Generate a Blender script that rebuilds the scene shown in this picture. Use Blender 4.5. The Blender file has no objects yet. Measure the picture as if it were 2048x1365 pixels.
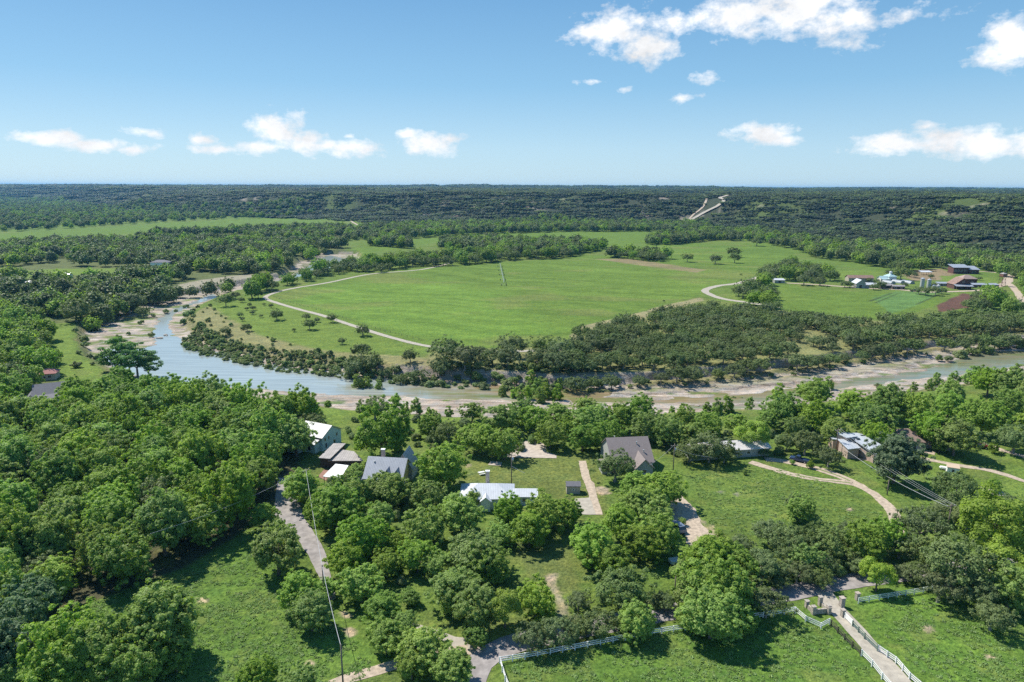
import bpy, math, random
import numpy as np
from mathutils import Matrix, Vector

# ------------------------------------------------------------------ camera, light, sky
sc = bpy.context.scene
COL = sc.collection
H = 82.0                                   # drone height above the valley floor
PITCH, ROLL = math.radians(12.7), math.radians(0.25)
cam = bpy.data.objects.new("camera", bpy.data.cameras.new("camera"))
COL.objects.link(cam)
cam.data.lens = 24; cam.data.sensor_width = 36
cam.data.clip_start = 1; cam.data.clip_end = 90000
CM = Matrix.Rotation(math.pi / 2 - PITCH, 4, 'X') @ Matrix.Rotation(ROLL, 4, 'Z')
CM.translation = (0, 0, H)
cam.matrix_world = CM
sc.camera = cam
CR = np.array([[CM[i][j] for j in range(3)] for i in range(3)])

sc.view_settings.view_transform = 'Standard'
sc.view_settings.look = 'None'
sc.view_settings.gamma = 1
sc.view_settings.use_curve_mapping = False
sc.view_settings.exposure = 0.47
sc.cycles.use_denoising = False
sc.cycles.max_bounces = 6
sc.cycles.diffuse_bounces = 3
sc.cycles.glossy_bounces = 2
sc.cycles.transmission_bounces = 3
sc.cycles.volume_bounces = 0
sc.cycles.transparent_max_bounces = 8
sc.cycles.sample_clamp_indirect = 6

SUN_EL = math.radians(53)
SUN_AZ = math.atan2(-0.80, 0.60)           # clockwise from +Y
sdir = Vector((math.sin(SUN_AZ) * math.cos(SUN_EL), math.cos(SUN_AZ) * math.cos(SUN_EL), math.sin(SUN_EL)))
sl = bpy.data.lights.new("sun", 'SUN')
sl.energy = 5.0; sl.angle = math.radians(0.53); sl.color = (1.0, 0.95, 0.86)
so = bpy.data.objects.new("sun", sl); COL.objects.link(so)
so.rotation_mode = 'QUATERNION'
so.rotation_quaternion = sdir.to_track_quat('Z', 'Y')
so.location = (0, 0, 300)

def ray(px, py):
    d = CR @ np.array([(px - 1024) / 1365.3, -(py - 682.5) / 1365.3, -1.0])
    return d / np.linalg.norm(d)

def P(px, py, z=0.0):
    """photo pixel -> point on the level z"""
    d = ray(px, py); t = (z - H) / d[2]
    return (d[0] * t, d[1] * t)

def azel(px, py):
    d = ray(px, py)
    return math.atan2(d[0], d[1]), math.asin(d[2])

class NT:
    """small node tree helper"""
    def __init__(self, tree):
        self.t = tree; tree.nodes.clear()
    def n(self, kind, **kw):
        nd = self.t.nodes.new(kind)
        for k, v in kw.items():
            if k.startswith('i_'):
                nd.inputs[k[2:].replace('_', ' ')].default_value = v
            else:
                setattr(nd, k, v)
        return nd
    def l(self, a, b): self.t.links.new(a, b)
    def m(self, op, a, b=None, c=None, clamp=False):
        nd = self.n('ShaderNodeMath', operation=op); nd.use_clamp = clamp
        for i, v in enumerate((a, b, c)):
            if v is None: continue
            if isinstance(v, (int, float)): nd.inputs[i].default_value = v
            else: self.l(v, nd.inputs[i])
        return nd.outputs[0]
    def mix(self, f, a, b, blend='MIX'):
        nd = self.n('ShaderNodeMix', data_type='RGBA', blend_type=blend)
        for k, v in ((0, f), (6, a), (7, b)):
            if isinstance(v, (int, float)): nd.inputs[k].default_value = v
            elif isinstance(v, tuple): nd.inputs[k].default_value = (*v[:3], 1)
            else: self.l(v, nd.inputs[k])
        return nd.outputs[2]
    def ramp(self, f, stops, interp='LINEAR'):
        nd = self.n('ShaderNodeValToRGB'); cr = nd.color_ramp; cr.interpolation = interp
        while len(cr.elements) < len(stops): cr.elements.new(0.5)
        for e, (p, c) in zip(cr.elements, stops):
            e.position = p; e.color = (*c, 1) if isinstance(c, tuple) else (c, c, c, 1)
        self.l(f, nd.inputs[0]); return nd.outputs[0]
    def noise(self, vec, scale, detail=3, rough=0.55, dist=0.0):
        nd = self.n('ShaderNodeTexNoise'); nd.inputs['Scale'].default_value = scale
        nd.inputs['Detail'].default_value = detail; nd.inputs['Roughness'].default_value = rough
        nd.inputs['Distortion'].default_value = dist
        if vec is not None: self.l(vec, nd.inputs['Vector'])
        return nd.outputs['Fac']
    def mapping(self, vec, scale=(1, 1, 1), rot=(0, 0, 0)):
        nd = self.n('ShaderNodeMapping'); nd.inputs['Scale'].default_value = scale
        nd.inputs['Rotation'].default_value = rot; self.l(vec, nd.inputs['Vector']); return nd.outputs[0]

# sky with fair-weather cumulus, laid out by direction
world = bpy.data.worlds.new("World"); sc.world = world; world.use_nodes = True
w = NT(world.node_tree)
sky = w.n('ShaderNodeTexSky', sky_type='NISHITA', sun_disc=False, sun_elevation=SUN_EL, sun_rotation=SUN_AZ,
          altitude=300, air_density=1.0, dust_density=0.2, ozone_density=3.0)
tc = w.n('ShaderNodeTexCoord'); sep = w.n('ShaderNodeSeparateXYZ'); w.l(tc.outputs['Generated'], sep.inputs[0])
az = w.m('ARCTAN2', sep.outputs[0], sep.outputs[1]); el = w.m('ARCSINE', sep.outputs[2])
cmb = w.n('ShaderNodeCombineXYZ'); w.l(az, cmb.inputs[0]); w.l(w.m('MULTIPLY', el, 1.5), cmb.inputs[1])
v2 = cmb.outputs[0]
n1 = w.noise(v2, 30, 9, 0.62); n2 = w.noise(v2, 9, 4, 0.5)
# px, py, half-width, half-height, weight
CL = [(560, 262, 44, 38, 1), (612, 282, 40, 24, 1), (520, 293, 62, 13, 1), (440, 300, 45, 9, .8), (700, 296, 62, 16, 1), (655, 290, 40, 14, .9),
      (110, 277, 66, 15, 1), (190, 290, 70, 13, 1), (260, 298, 50, 8, .6), (284, 264, 34, 10, .75), (405, 279, 25, 10, .75),
      (858, 288, 48, 22, 1), (905, 278, 26, 10, .7), (812, 269, 20, 9, .7), (697, 273, 10, 5, .6),
      (1225, 62, 72, 36, 1), (1300, 95, 56, 32, 1), (1180, 70, 44, 22, .8), (1345, 50, 60, 30, .45),
      (1480, 25, 90, 48, 1), (1590, 22, 120, 46, 1), (1690, 48, 84, 36, 1), (1430, 60, 40, 12, .35), (1680, 85, 60, 18, .55),
      (2030, 85, 74, 48, 1), (2110, 70, 80, 60, 1), (1990, 105, 40, 22, .7),
      (1525, 272, 56, 22, 1), (1570, 284, 40, 14, .9), (1500, 262, 34, 12, .7),
      (1800, 287, 78, 21, 1), (1880, 280, 90, 28, .9), (1980, 290, 100, 25, 1), (2060, 297, 80, 22, 1), (1740, 300, 60, 9, .6), (1850, 255, 40, 10, .5),
      (1372, 195, 28, 10, .5), (1425, 157, 26, 12, .5), (1250, 178, 14, 5, .4), (1185, 163, 24, 5, .35), (1830, 35, 60, 14, .3)]
acc = None
for (cx, cy, hw, hh, wt) in CL:
    a0, e0 = azel(cx, cy); a1, _ = azel(cx + hw, cy); _, e1 = azel(cx, cy - hh)
    u = w.m('MULTIPLY', w.m('SUBTRACT', az, a0), 1 / (1.35 * (a1 - a0)))
    v = w.m('MULTIPLY', w.m('SUBTRACT', el, e0), 1 / (1.35 * (e1 - e0)))
    d = w.m('SQRT', w.m('ADD', w.m('MULTIPLY', u, u), w.m('MULTIPLY', v, v)))
    mm = w.m('MULTIPLY', w.m('SUBTRACT', 1.0, d), wt)
    acc = mm if acc is None else w.m('MAXIMUM', acc, mm)
acc = w.m('MAXIMUM', acc, -0.6)
dens = w.m('ADD', w.m('MULTIPLY', acc, 0.95), w.m('MULTIPLY', w.m('SUBTRACT', n1, 0.52), 2.2))
dens = w.m('ADD', dens, w.m('MULTIPLY', w.m('SUBTRACT', n2, 0.5), 0.5))
alpha = w.m('MULTIPLY', w.m('SUBTRACT', dens, 0.02), 1.7, clamp=True)
inside = w.m('GREATER_THAN', acc, -0.25)
alpha = w.m('MULTIPLY', alpha, inside)
lum = w.m('ADD', w.m('MULTIPLY', w.noise(v2, 14, 5, 0.6), 0.85), 0.44, clamp=False)
lum = w.m('MINIMUM', lum, 0.97)
ccol = w.n('ShaderNodeCombineColor')
w.l(w.m('MULTIPLY', lum, 0.965), ccol.inputs[0]); w.l(w.m('MULTIPLY', lum, 0.98), ccol.inputs[1]); w.l(w.m('MULTIPLY', lum, 1.0), ccol.inputs[2])
bg1 = w.n('ShaderNodeBackground', i_Strength=0.115); bg2 = w.n('ShaderNodeBackground', i_Strength=0.88)
air = w.ramp(w.m('MULTIPLY', w.m('MAXIMUM', el, 0.0), 1 / 1.5, clamp=True), [(0.0, (2.9, 4.4, 5.4)), (0.035, (2.65, 4.2, 5.4)), (0.09, (1.5, 3.25, 4.9)), (0.16, (0.95, 2.45, 4.25)), (0.45, (0.5, 1.7, 3.9)), (1.0, (0.4, 1.2, 3.0))])
w.l(w.mix(0.8, sky.outputs[0], air), bg1.inputs[0]); w.l(ccol.outputs[0], bg2.inputs[0])
ms = w.n('ShaderNodeMixShader'); w.l(alpha, ms.inputs[0]); w.l(bg1.outputs[0], ms.inputs[1]); w.l(bg2.outputs[0], ms.inputs[2])
wo = w.n('ShaderNodeOutputWorld'); w.l(ms.outputs[0], wo.inputs[0])

# ------------------------------------------------------------------ small maths
rng = np.random.default_rng(7); random.seed(7)

def _h(ix, iy, s):
    n = (ix.astype(np.int64) * 374761393 + iy.astype(np.int64) * 668265263 + s * 974711) & 0x7fffffff
    n = ((n ^ (n >> 13)) * 1274126177) & 0x7fffffff
    return ((n ^ (n >> 16)) & 0xffff) / 65535.0

def vnoise(x, y, s=0):
    ix = np.floor(x); iy = np.floor(y); fx = x - ix; fy = y - iy
    fx = fx * fx * (3 - 2 * fx); fy = fy * fy * (3 - 2 * fy)
    a = _h(ix, iy, s); b = _h(ix + 1, iy, s); c = _h(ix, iy + 1, s); d = _h(ix + 1, iy + 1, s)
    return (a + (b - a) * fx) * (1 - fy) + (c + (d - c) * fx) * fy

def fbm(x, y, s=0, o=4):
    r = 0; a = 0.5; t = 0
    for k in range(o):
        r = r + a * vnoise(x, y, s + k); t += a; a *= 0.5; x = x * 2.03 + 5.2; y = y * 2.03 + 1.7
    return r / t

def inpoly(x, y, poly):
    ins = np.zeros(x.shape, bool); n = len(poly)
    for i in range(n):
        x1, y1 = poly[i]; x2, y2 = poly[(i + 1) % n]
        if y1 == y2: continue
        c = ((y1 > y) != (y2 > y)) & (x < (x2 - x1) * (y - y1) / (y2 - y1) + x1)
        ins ^= c
    return ins

def linedist(x, y, pts, vals=None, closed=False):
    best = np.full(x.shape, 1e18); v = np.zeros(x.shape)
    n = len(pts)
    for i in range(n if closed else n - 1):
        x1, y1 = pts[i]; x2, y2 = pts[(i + 1) % n]
        dx, dy = x2 - x1, y2 - y1
        t = np.clip(((x - x1) * dx + (y - y1) * dy) / (dx * dx + dy * dy + 1e-9), 0, 1)
        d = (x - x1 - t * dx) ** 2 + (y - y1 - t * dy) ** 2
        m = d < best
        best = np.where(m, d, best)
        if vals is not None:
            v = np.where(m, vals[i] + (vals[(i + 1) % n] - vals[i]) * t, v)
    best = np.sqrt(best)
    return (best, v) if vals is not None else best

def sdist(x, y, poly):
    d = linedist(x, y, poly, closed=True)
    return np.where(inpoly(x, y, poly), d, -d)

def sm(t):
    t = np.clip(t, 0, 1); return t * t * (3 - 2 * t)

def PP(l, z=0.0): return [P(a, b, z) for a, b in l]

# ------------------------------------------------------------------ the lie of the land
RZ = -4.9        # water level
BANK = [  # photo px, py, bank width in metres (outer bank first, then the inner and cliff bank)
 (700,490,8),(650,500,8),(600,527,6),(560,558,3),(480,572,3),(430,583,3),(380,590,4),(300,606,14),(240,630,12),(180,660,8),(176,690,8),(200,722,10),(262,750,14),
 (330,768,18),(420,779,18),(520,793,18),(620,804,18),(700,818,18),(800,826,18),(900,832,18),(1000,834,18),(1150,836,18),(1300,828,18),(1400,822,18),
 (1500,818,18),(1600,806,18),(1700,795,18),(1800,784,18),(1900,768,18),(2048,752,18),(2400,735,18),
 (2400,676,6),(2048,690,6),(1960,694,6),(1900,698,4),(1800,708,4),(1700,724,4),(1600,738,4),(1500,750,4),(1400,760,4),(1300,768,4),(1200,772,4),(1100,774,5),
 (1000,768,5),(900,762,5),(800,755,6),(700,746,12),(640,741,14),(560,732,16),(500,720,16),(440,705,16),(392,690,14),(362,665,12),(358,640,12),(376,620,14),
 (412,606,12),(445,596,8),(520,577,8),(600,560,8),(660,545,8),(715,520,8)]
BANKP = PP([b[:2] for b in BANK], RZ); BANKW = [b[2] for b in BANK]
WA = PP([(425,588),(395,603),(350,618),(318,640),(308,665),(314,690),(285,699),(225,700),(208,715),(232,738),(300,758),(370,769),(440,772),(540,780),(620,786),
 (700,790),(800,793),(900,797),(1000,799),(1100,800),(1200,797),(1240,788),(1200,779),(1100,778),(1000,772),(900,766),(800,758),(700,749),(640,744),(560,735),(490,721),
 (438,706),(400,695),(376,690),(346,672),(333,650),(346,630),(376,612),(412,602),(432,596)], RZ)
WB = PP([(1140,796),(1250,793),(1400,783),(1520,775),(1620,764),(1720,750),(1800,741),(1835,730),(1880,716),(1960,704),(2060,702),(2400,692),(2400,722),(2060,728),
 (1980,742),(1910,752),(1840,756),(1740,768),(1660,780),(1560,800),(1480,806),(1300,806),(1150,806)], RZ)
WC = PP([(640,518),(660,512),(692,518),(690,532),(655,540),(620,550),(590,562),(545,572),(520,572),(560,560),(600,545)], RZ)
WD = PP([(1375,812),(1450,812),(1560,806),(1570,812),(1500,816),(1400,818)], RZ)
WE = PP([(160,655),(185,652),(190,664),(172,668)], RZ)
SH = PP([(1225,790),(1240,777),(1300,770),(1400,762),(1500,752),(1600,740),(1700,726),(1800,710),(1900,699),(1990,694),(1965,704),(1905,720),(1850,742),(1760,754),(1660,769),(1560,782),(1450,792),(1350,797),(1260,800)], RZ)
SH2 = PP([(1240,777),(1300,768),(1400,760),(1500,750),(1600,738),(1700,724),(1800,708),(1900,698),(1900,703),(1800,718),(1700,735),(1600,749),(1500,762),(1400,771),(1300,779)], RZ)
HB = [(-900,400),(-300,398),(0,403),(120,410),(230,424),(450,434),(650,441),(760,448),(860,446),(1000,452),(1180,452),(1350,455),(1480,468),(1600,486),(1750,503),(1900,518),(2048,528),(2300,560),(2700,620)]
HBP = PP(HB)
HPOLY = HBP + [(60000, HBP[-1][1]), (60000, 90000), (-60000, 90000), (-60000, HBP[0][1])]
HW = [700,700,600,420,230,200,220,260,300,360,380,330,290,300,320,340,360,380,400]

def Hf(x, y, bed=True):
    x = np.asarray(x, float); y = np.asarray(y, float); x, y = np.broadcast_arrays(x, y)
    z = (fbm(x / 60, y / 60, 3, 2) - 0.5) * 0.5
    out = z.copy()
    near = y < 900
    if near.any():
        xs, ys = x[near], y[near]
        wob = (fbm(xs / 6, ys / 6, 11, 3) - 0.5) * 3.5
        d, wv = linedist(xs, ys, BANKP, BANKW, closed=True)
        ins = inpoly(xs, ys, BANKP)
        dd = np.where(ins, -d, d) + wob
        t = sm(dd / wv)
        steps = np.floor(t * 4 + 0.3 * vnoise(xs / 5, ys / 5, 5)) / 4
        t = np.where(wv < 7, 0.45 * t + 0.55 * np.clip(steps, 0, 1), t)
        bedz = -4.62 + (fbm(xs / 9, ys / 4, 21, 4) - 0.5) * 0.7
        if ins.any():
            wd = np.full(xs.shape, -1e9)
            xi, yi = xs[ins], ys[ins]
            q = np.full(xi.shape, -1e9)
            for pl in (WA, WB, WC, WD, WE): q = np.maximum(q, sdist(xi, yi, pl))
            wd[ins] = q
            sh = np.full(xs.shape, -50.0); sh2 = sh.copy()
            sh[ins] = sdist(xi, yi, SH); sh2[ins] = sdist(xi, yi, SH2)
            jn = (fbm(xs / 8, ys / 5, 33, 4) - 0.5) * 7
            bedz = bedz + 0.75 * np.clip((sh + jn + 1.0) / 0.8, 0, 1) + 0.85 * np.clip((sh2 + jn * 0.7) / 0.7, 0, 1) + 0.5 * np.clip((sh2 + jn - 3.2) / 0.6, 0, 1)
            bedz = bedz - 0.95 * sm((wd + 2.0 + (fbm(xs / 7, ys / 3, 31, 3) - 0.5) * 5) / 4.0)
        zz = bedz + (z[near] - bedz) * t
        out[near] = zz
    far = y > 450
    if far.any():
        xs, ys = x[far], y[far]
        d, wv = linedist(xs, ys, HBP, HW)
        ins = inpoly(xs, ys, HPOLY)
        de = np.where(ins, d, -d) + (fbm(xs / 260, ys / 260, 41, 4) - 0.5) * 260 * np.clip(np.where(ins, d, 0) / 150, 0, 1)
        t = np.clip(de / wv, 0, 1); t = 0.55 * sm(t) + 0.45 * t
        top = 66 + (fbm(xs / 1100, ys / 1100, 51, 4) - 0.5) * 24 + np.clip((ys - 2500) / 8000, 0, 1) * 11 + (fbm(xs / 2600, ys / 2600, 57, 3) - 0.5) * 34 * sm((ys - 2600) / 2500)
        rough = ((fbm(xs / 90, ys / 90, 61, 4) - 0.5) * 9 + (fbm(xs / 330, ys / 330, 63, 3) - 0.5) * 22 * (1 - sm((ys - 2500) / 3000))) * t
        out[far] = out[far] + t * top + rough
    return out

def PT(px, py):
    """photo pixel -> point on the terrain (ray march)"""
    d = ray(px, py)
    t = np.geomspace(80, 40000, 3000)
    z = H + d[2] * t; g = Hf(d[0] * t, d[1] * t)
    k = int(np.argmax(z < g)) if (z < g).any() else len(t) - 1
    return (d[0] * t[k], d[1] * t[k], float(g[k]))

# ------------------------------------------------------------------ bookkeeping
def tag(o, label=None, cat=None, group=None, kind=None):
    if label: o['label'] = label
    if cat: o['category'] = cat
    if group: o['group'] = group
    if kind: o['kind'] = kind
    return o

def empty(name, loc, rz=0.0, label=None, cat=None, group=None):
    o = bpy.data.objects.new(name, None); COL.objects.link(o)
    o.location = loc; o.rotation_euler = (0, 0, rz); o.empty_display_size = 0.5
    return tag(o, label, cat, group)

def mesh_np(name, verts, faces, mats=(), midx=None, smooth=False):
    """verts (n,3), faces (m,k) arrays of equal size k"""
    me = bpy.data.meshes.new(name)
    verts = np.asarray(verts, np.float32); faces = np.asarray(faces, np.int32)
    k = faces.shape[1]
    me.vertices.add(len(verts)); me.vertices.foreach_set('co', verts.ravel())
    me.loops.add(faces.size); me.loops.foreach_set('vertex_index', faces.ravel())
    me.polygons.add(len(faces)); me.polygons.foreach_set('loop_start', np.arange(0, faces.size, k, dtype=np.int32))
    me.polygons.foreach_set('loop_total', np.full(len(faces), k, np.int32))
    for m in mats: me.materials.append(m)
    if midx is not None: me.polygons.foreach_set('material_index', np.asarray(midx, np.int32))
    me.polygons.foreach_set('use_smooth', np.full(len(faces), smooth))
    me.update(calc_edges=True); me.validate()
    return me

def link(name, me, parent=None, loc=None):
    o = bpy.data.objects.new(name, me); COL.objects.link(o)
    if parent: o.parent = parent
    if loc is not None: o.location = loc
    return o

class MB:
    def __init__(self): self.v = []; self.f = []
    def quad(self, *p):
        b = len(self.v); self.v += [tuple(q) for q in p]; self.f.append(tuple(range(b, b + len(p))))
    def box(self, x0, x1, y0, y1, z0, z1):
        b = len(self.v)
        self.v += [(x0,y0,z0),(x1,y0,z0),(x1,y1,z0),(x0,y1,z0),(x0,y0,z1),(x1,y0,z1),(x1,y1,z1),(x0,y1,z1)]
        self.f += [tuple(b+i for i in q) for q in ((0,3,2,1),(4,5,6,7),(0,1,5,4),(1,2,6,5),(2,3,7,6),(3,0,4,7))]
    def slab(self, pts, th):
        """closed slab under a polygon of 3-D points (counter-clockwise from above)"""
        n = len(pts); b = len(self.v)
        self.v += [tuple(p) for p in pts] + [(p[0], p[1], p[2] - th) for p in pts]
        self.f.append(tuple(range(b, b + n))); self.f.append(tuple(range(b + 2*n - 1, b + n - 1, -1)))
        for i in range(n):
            j = (i + 1) % n; self.f.append((b + i, b + n + i, b + n + j, b + j))
    def tube(self, a, c, r0, r1=None, n=8, cap=True):
        r1 = r0 if r1 is None else r1
        a = Vector(a); c = Vector(c); d = (c - a)
        if d.length < 1e-6: return
        q = d.to_track_quat('Z', 'Y'); b = len(self.v)
        for (p, r) in ((a, r0), (c, r1)):
            for i in range(n):
                t = 2 * math.pi * i / n
                self.v.append(tuple(p + q @ Vector((r * math.cos(t), r * math.sin(t), 0))))
        for i in range(n):
            j = (i + 1) % n; self.f.append((b+i, b+j, b+n+j, b+n+i))
        if cap:
            self.f.append(tuple(b + i for i in range(n - 1, -1, -1))); self.f.append(tuple(b + n + i for i in range(n)))
    def beam(self, a, c, wx, wz):
        """rectangular bar between two points, wx wide and wz tall"""
        a = Vector(a); c = Vector(c); d = (c - a).normalized()
        s = d.cross(Vector((0, 0, 1)))
        s = s.normalized() if s.length > 1e-3 else Vector((1, 0, 0))
        u = s.cross(d).normalized(); b = len(self.v)
        for p in (a, c):
            for (i, j) in ((-1,-1),(1,-1),(1,1),(-1,1)):
                self.v.append(tuple(p + s * (i * wx / 2) + u * (j * wz / 2)))
        self.f += [tuple(b+i for i in q) for q in ((0,1,2,3),(7,6,5,4),(0,4,5,1),(1,5,6,2),(2,6,7,3),(3,7,4,0))]
    def build(self, name, m, parent=None, smooth=False, loc=None):
        me = bpy.data.meshes.new(name); me.from_pydata(self.v, [], self.f)
        me.materials.append(m); me.update()
        if smooth:
            for p in me.polygons: p.use_smooth = True
        return link(name, me, parent, loc)

# ------------------------------------------------------------------ materials
def mat(name, col, rough=0.8, var=0.0, scale=1.0, metal=0.0, spec=0.3, bump=0.0, bscale=None, coord='Object', col2=None):
    m = bpy.data.materials.new(name); m.use_nodes = True; t = NT(m.node_tree)
    b = t.n('ShaderNodeBsdfPrincipled'); o = t.n('ShaderNodeOutputMaterial'); t.l(b.outputs[0], o.inputs[0])
    b.inputs['Roughness'].default_value = rough; b.inputs['Metallic'].default_value = metal
    b.inputs['Specular IOR Level'].default_value = spec; b.inputs['Base Color'].default_value = (*col, 1)
    tcn = t.n('ShaderNodeTexCoord')
    if var > 0 or col2:
        f = t.noise(tcn.outputs[coord], scale, 4, 0.6)
        f = t.ramp(f, [(0.3, 0.0), (0.7, 1.0)])
        c2 = col2 or tuple(min(1, c * (1 + var)) for c in col); c1 = col if col2 else tuple(c * (1 - var) for c in col)
        t.l(t.mix(f, c1, c2), b.inputs['Base Color'])
    if bump > 0:
        bn = t.n('ShaderNodeBump', i_Strength=bump, i_Distance=0.1)
        t.l(t.noise(tcn.outputs[coord], bscale or scale * 3, 3), bn.inputs['Height']); t.l(bn.outputs[0], b.inputs['Normal'])
    return m

def seam_mat(name, col, rough, metal, axis=0, per_m=2.2, dirt=0.12):
    """standing-seam metal sheet: narrow raised ribs along the slope"""
    m = bpy.data.materials.new(name); m.use_nodes = True; t = NT(m.node_tree)
    b = t.n('ShaderNodeBsdfPrincipled', i_Roughness=rough, i_Metallic=metal); o = t.n('ShaderNodeOutputMaterial'); t.l(b.outputs[0], o.inputs[0])
    tcn = t.n('ShaderNodeTexCoord'); s = t.n('ShaderNodeSeparateXYZ'); t.l(tcn.outputs['Object'], s.inputs[0])
    fr = t.m('FRACT', t.m('MULTIPLY', s.outputs[axis], per_m)); rib = t.m('LESS_THAN', fr, 0.16)
    nf = t.noise(tcn.outputs['Object'], 0.7, 4, 0.6)
    c = t.mix(t.ramp(nf, [(0.3, 0.0), (0.75, 1.0)]), tuple(v * (1 - dirt) for v in col), tuple(min(1, v * (1 + dirt)) for v in col))
    c = t.mix(rib, c, tuple(v * 0.72 for v in col)); t.l(c, b.inputs['Base Color'])
    bn = t.n('ShaderNodeBump', i_Strength=0.5, i_Distance=0.05); t.l(rib, bn.inputs['Height']); t.l(bn.outputs[0], b.inputs['Normal'])
    return m

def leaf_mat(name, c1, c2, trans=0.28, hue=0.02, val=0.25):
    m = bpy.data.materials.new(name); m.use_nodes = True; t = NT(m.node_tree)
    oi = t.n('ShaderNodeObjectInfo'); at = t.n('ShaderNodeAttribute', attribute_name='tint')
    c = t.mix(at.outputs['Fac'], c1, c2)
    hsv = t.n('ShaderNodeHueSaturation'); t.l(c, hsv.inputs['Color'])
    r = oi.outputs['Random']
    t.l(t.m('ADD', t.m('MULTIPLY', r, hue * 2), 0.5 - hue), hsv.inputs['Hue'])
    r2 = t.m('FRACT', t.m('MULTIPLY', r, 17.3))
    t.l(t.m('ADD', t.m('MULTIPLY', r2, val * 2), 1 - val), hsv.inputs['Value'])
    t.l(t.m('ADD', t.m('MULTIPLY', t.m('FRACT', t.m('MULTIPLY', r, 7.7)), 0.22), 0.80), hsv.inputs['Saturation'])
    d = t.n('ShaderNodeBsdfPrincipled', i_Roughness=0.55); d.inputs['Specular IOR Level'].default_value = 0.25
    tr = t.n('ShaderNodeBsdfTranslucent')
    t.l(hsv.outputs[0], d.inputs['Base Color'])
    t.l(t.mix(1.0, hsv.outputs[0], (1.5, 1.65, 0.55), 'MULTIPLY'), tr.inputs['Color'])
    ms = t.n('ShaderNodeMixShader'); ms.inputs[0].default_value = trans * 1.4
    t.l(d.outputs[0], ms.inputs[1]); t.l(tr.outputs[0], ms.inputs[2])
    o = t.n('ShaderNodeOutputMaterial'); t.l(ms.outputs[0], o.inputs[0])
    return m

M = {}
M['pecan'] = leaf_mat('pecan_leaves', (0.130, 0.220, 0.024), (0.315, 0.455, 0.060), 0.3, 0.012, 0.18)
M['bluish'] = leaf_mat('bluish_leaves', (0.080, 0.145, 0.055), (0.165, 0.265, 0.11), 0.25, 0.01, 0.15)
M['oak'] = leaf_mat('oak_leaves', (0.090, 0.135, 0.036), (0.200, 0.265, 0.078), 0.18, 0.012, 0.22)
M['yellow'] = leaf_mat('light_leaves', (0.17, 0.25, 0.03), (0.36, 0.46, 0.08), 0.32, 0.012, 0.15)
M['cypress'] = leaf_mat('cypress_leaves', (0.07, 0.17, 0.035), (0.17, 0.33, 0.08), 0.28, 0.01, 0.15)
M['juniper'] = leaf_mat('juniper_leaves', (0.036, 0.058, 0.026), (0.082, 0.112, 0.048), 0.12, 0.012, 0.3)
M['shrub'] = leaf_mat('shrub_leaves', (0.115, 0.165, 0.045), (0.25, 0.33, 0.10), 0.25, 0.02, 0.25)
M['bark'] = mat('bark', (0.16, 0.13, 0.105), 0.9, 0.3, 3)
M['barkg'] = mat('grey_bark', (0.26, 0.24, 0.21), 0.9, 0.3, 3)

# ------------------------------------------------------------------ ground
def lerp(a, b, t): return a + (b - a) * t
_rows = np.concatenate([np.geomspace(22, 90, 90, endpoint=False), np.geomspace(90, 560, 900, endpoint=False), np.geomspace(560, 1500, 260, endpoint=False), np.geomspace(1500, 60000, 170)])
_cols = np.linspace(-1, 1, 700)
GY, GT = np.meshgrid(_rows, _cols, indexing='ij')
GX = GT * (1.15 * GY + 60)
GZ = Hf(GX, GY)
gx, gy, gz = GX.ravel(), GY.ravel(), GZ.ravel()
C = {k: np.array(v) for k, v in dict(
    grass=(0.114, 0.172, 0.036), lawn=(0.132, 0.196, 0.038), field=(0.112, 0.180, 0.032), weeds=(0.104, 0.182, 0.034), dry=(0.16, 0.185, 0.055),
    tan=(0.25, 0.225, 0.115), soil=(0.26, 0.19, 0.125), rock=(0.40, 0.35, 0.29), scrub=(0.11, 0.125, 0.055), teal=(0.10, 0.215, 0.085),
    plough=(0.155, 0.095, 0.065), dirt=(0.42, 0.33, 0.24), litter=(0.085, 0.085, 0.045), hill=(0.048, 0.058, 0.032)).items()}
col = np.tile(C['grass'], (len(gx), 1))
nA = fbm(gx / 14, gy / 14, 71, 4); nB = fbm(gx / 70, gy / 70, 72, 4); nC = fbm(gx / 3.5, gy / 3.5, 73, 3)
def paint(poly, c, w=3.0, jit=6.0, amt=1.0, z=0.0, sc_=9.0):
    global col
    pl = PP(poly, z); xs = [p[0] for p in pl]; ys = [p[1] for p in pl]
    m = (gx > min(xs) - 30) & (gx < max(xs) + 30) & (gy > min(ys) - 30) & (gy < max(ys) + 30)
    if not m.any(): return
    d = sdist(gx[m], gy[m], pl) + (fbm(gx[m] / sc_, gy[m] / sc_, 74, 4) - 0.5) * jit * 2
    t = (sm(d / w + 0.5) * amt)[:, None]
    cc = C[c] if isinstance(c, str) else np.array(c)
    col[m] = lerp(col[m], cc, t)
def noise_tint(c, amt, n): 
    global col
    col = lerp(col, C[c], (np.clip(n, 0, 1) * amt)[:, None])
noise_tint('dry', 0.55, sm((nA - 0.5) * 4)); noise_tint('weeds', 0.5, sm((0.52 - nB) * 5))
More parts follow.
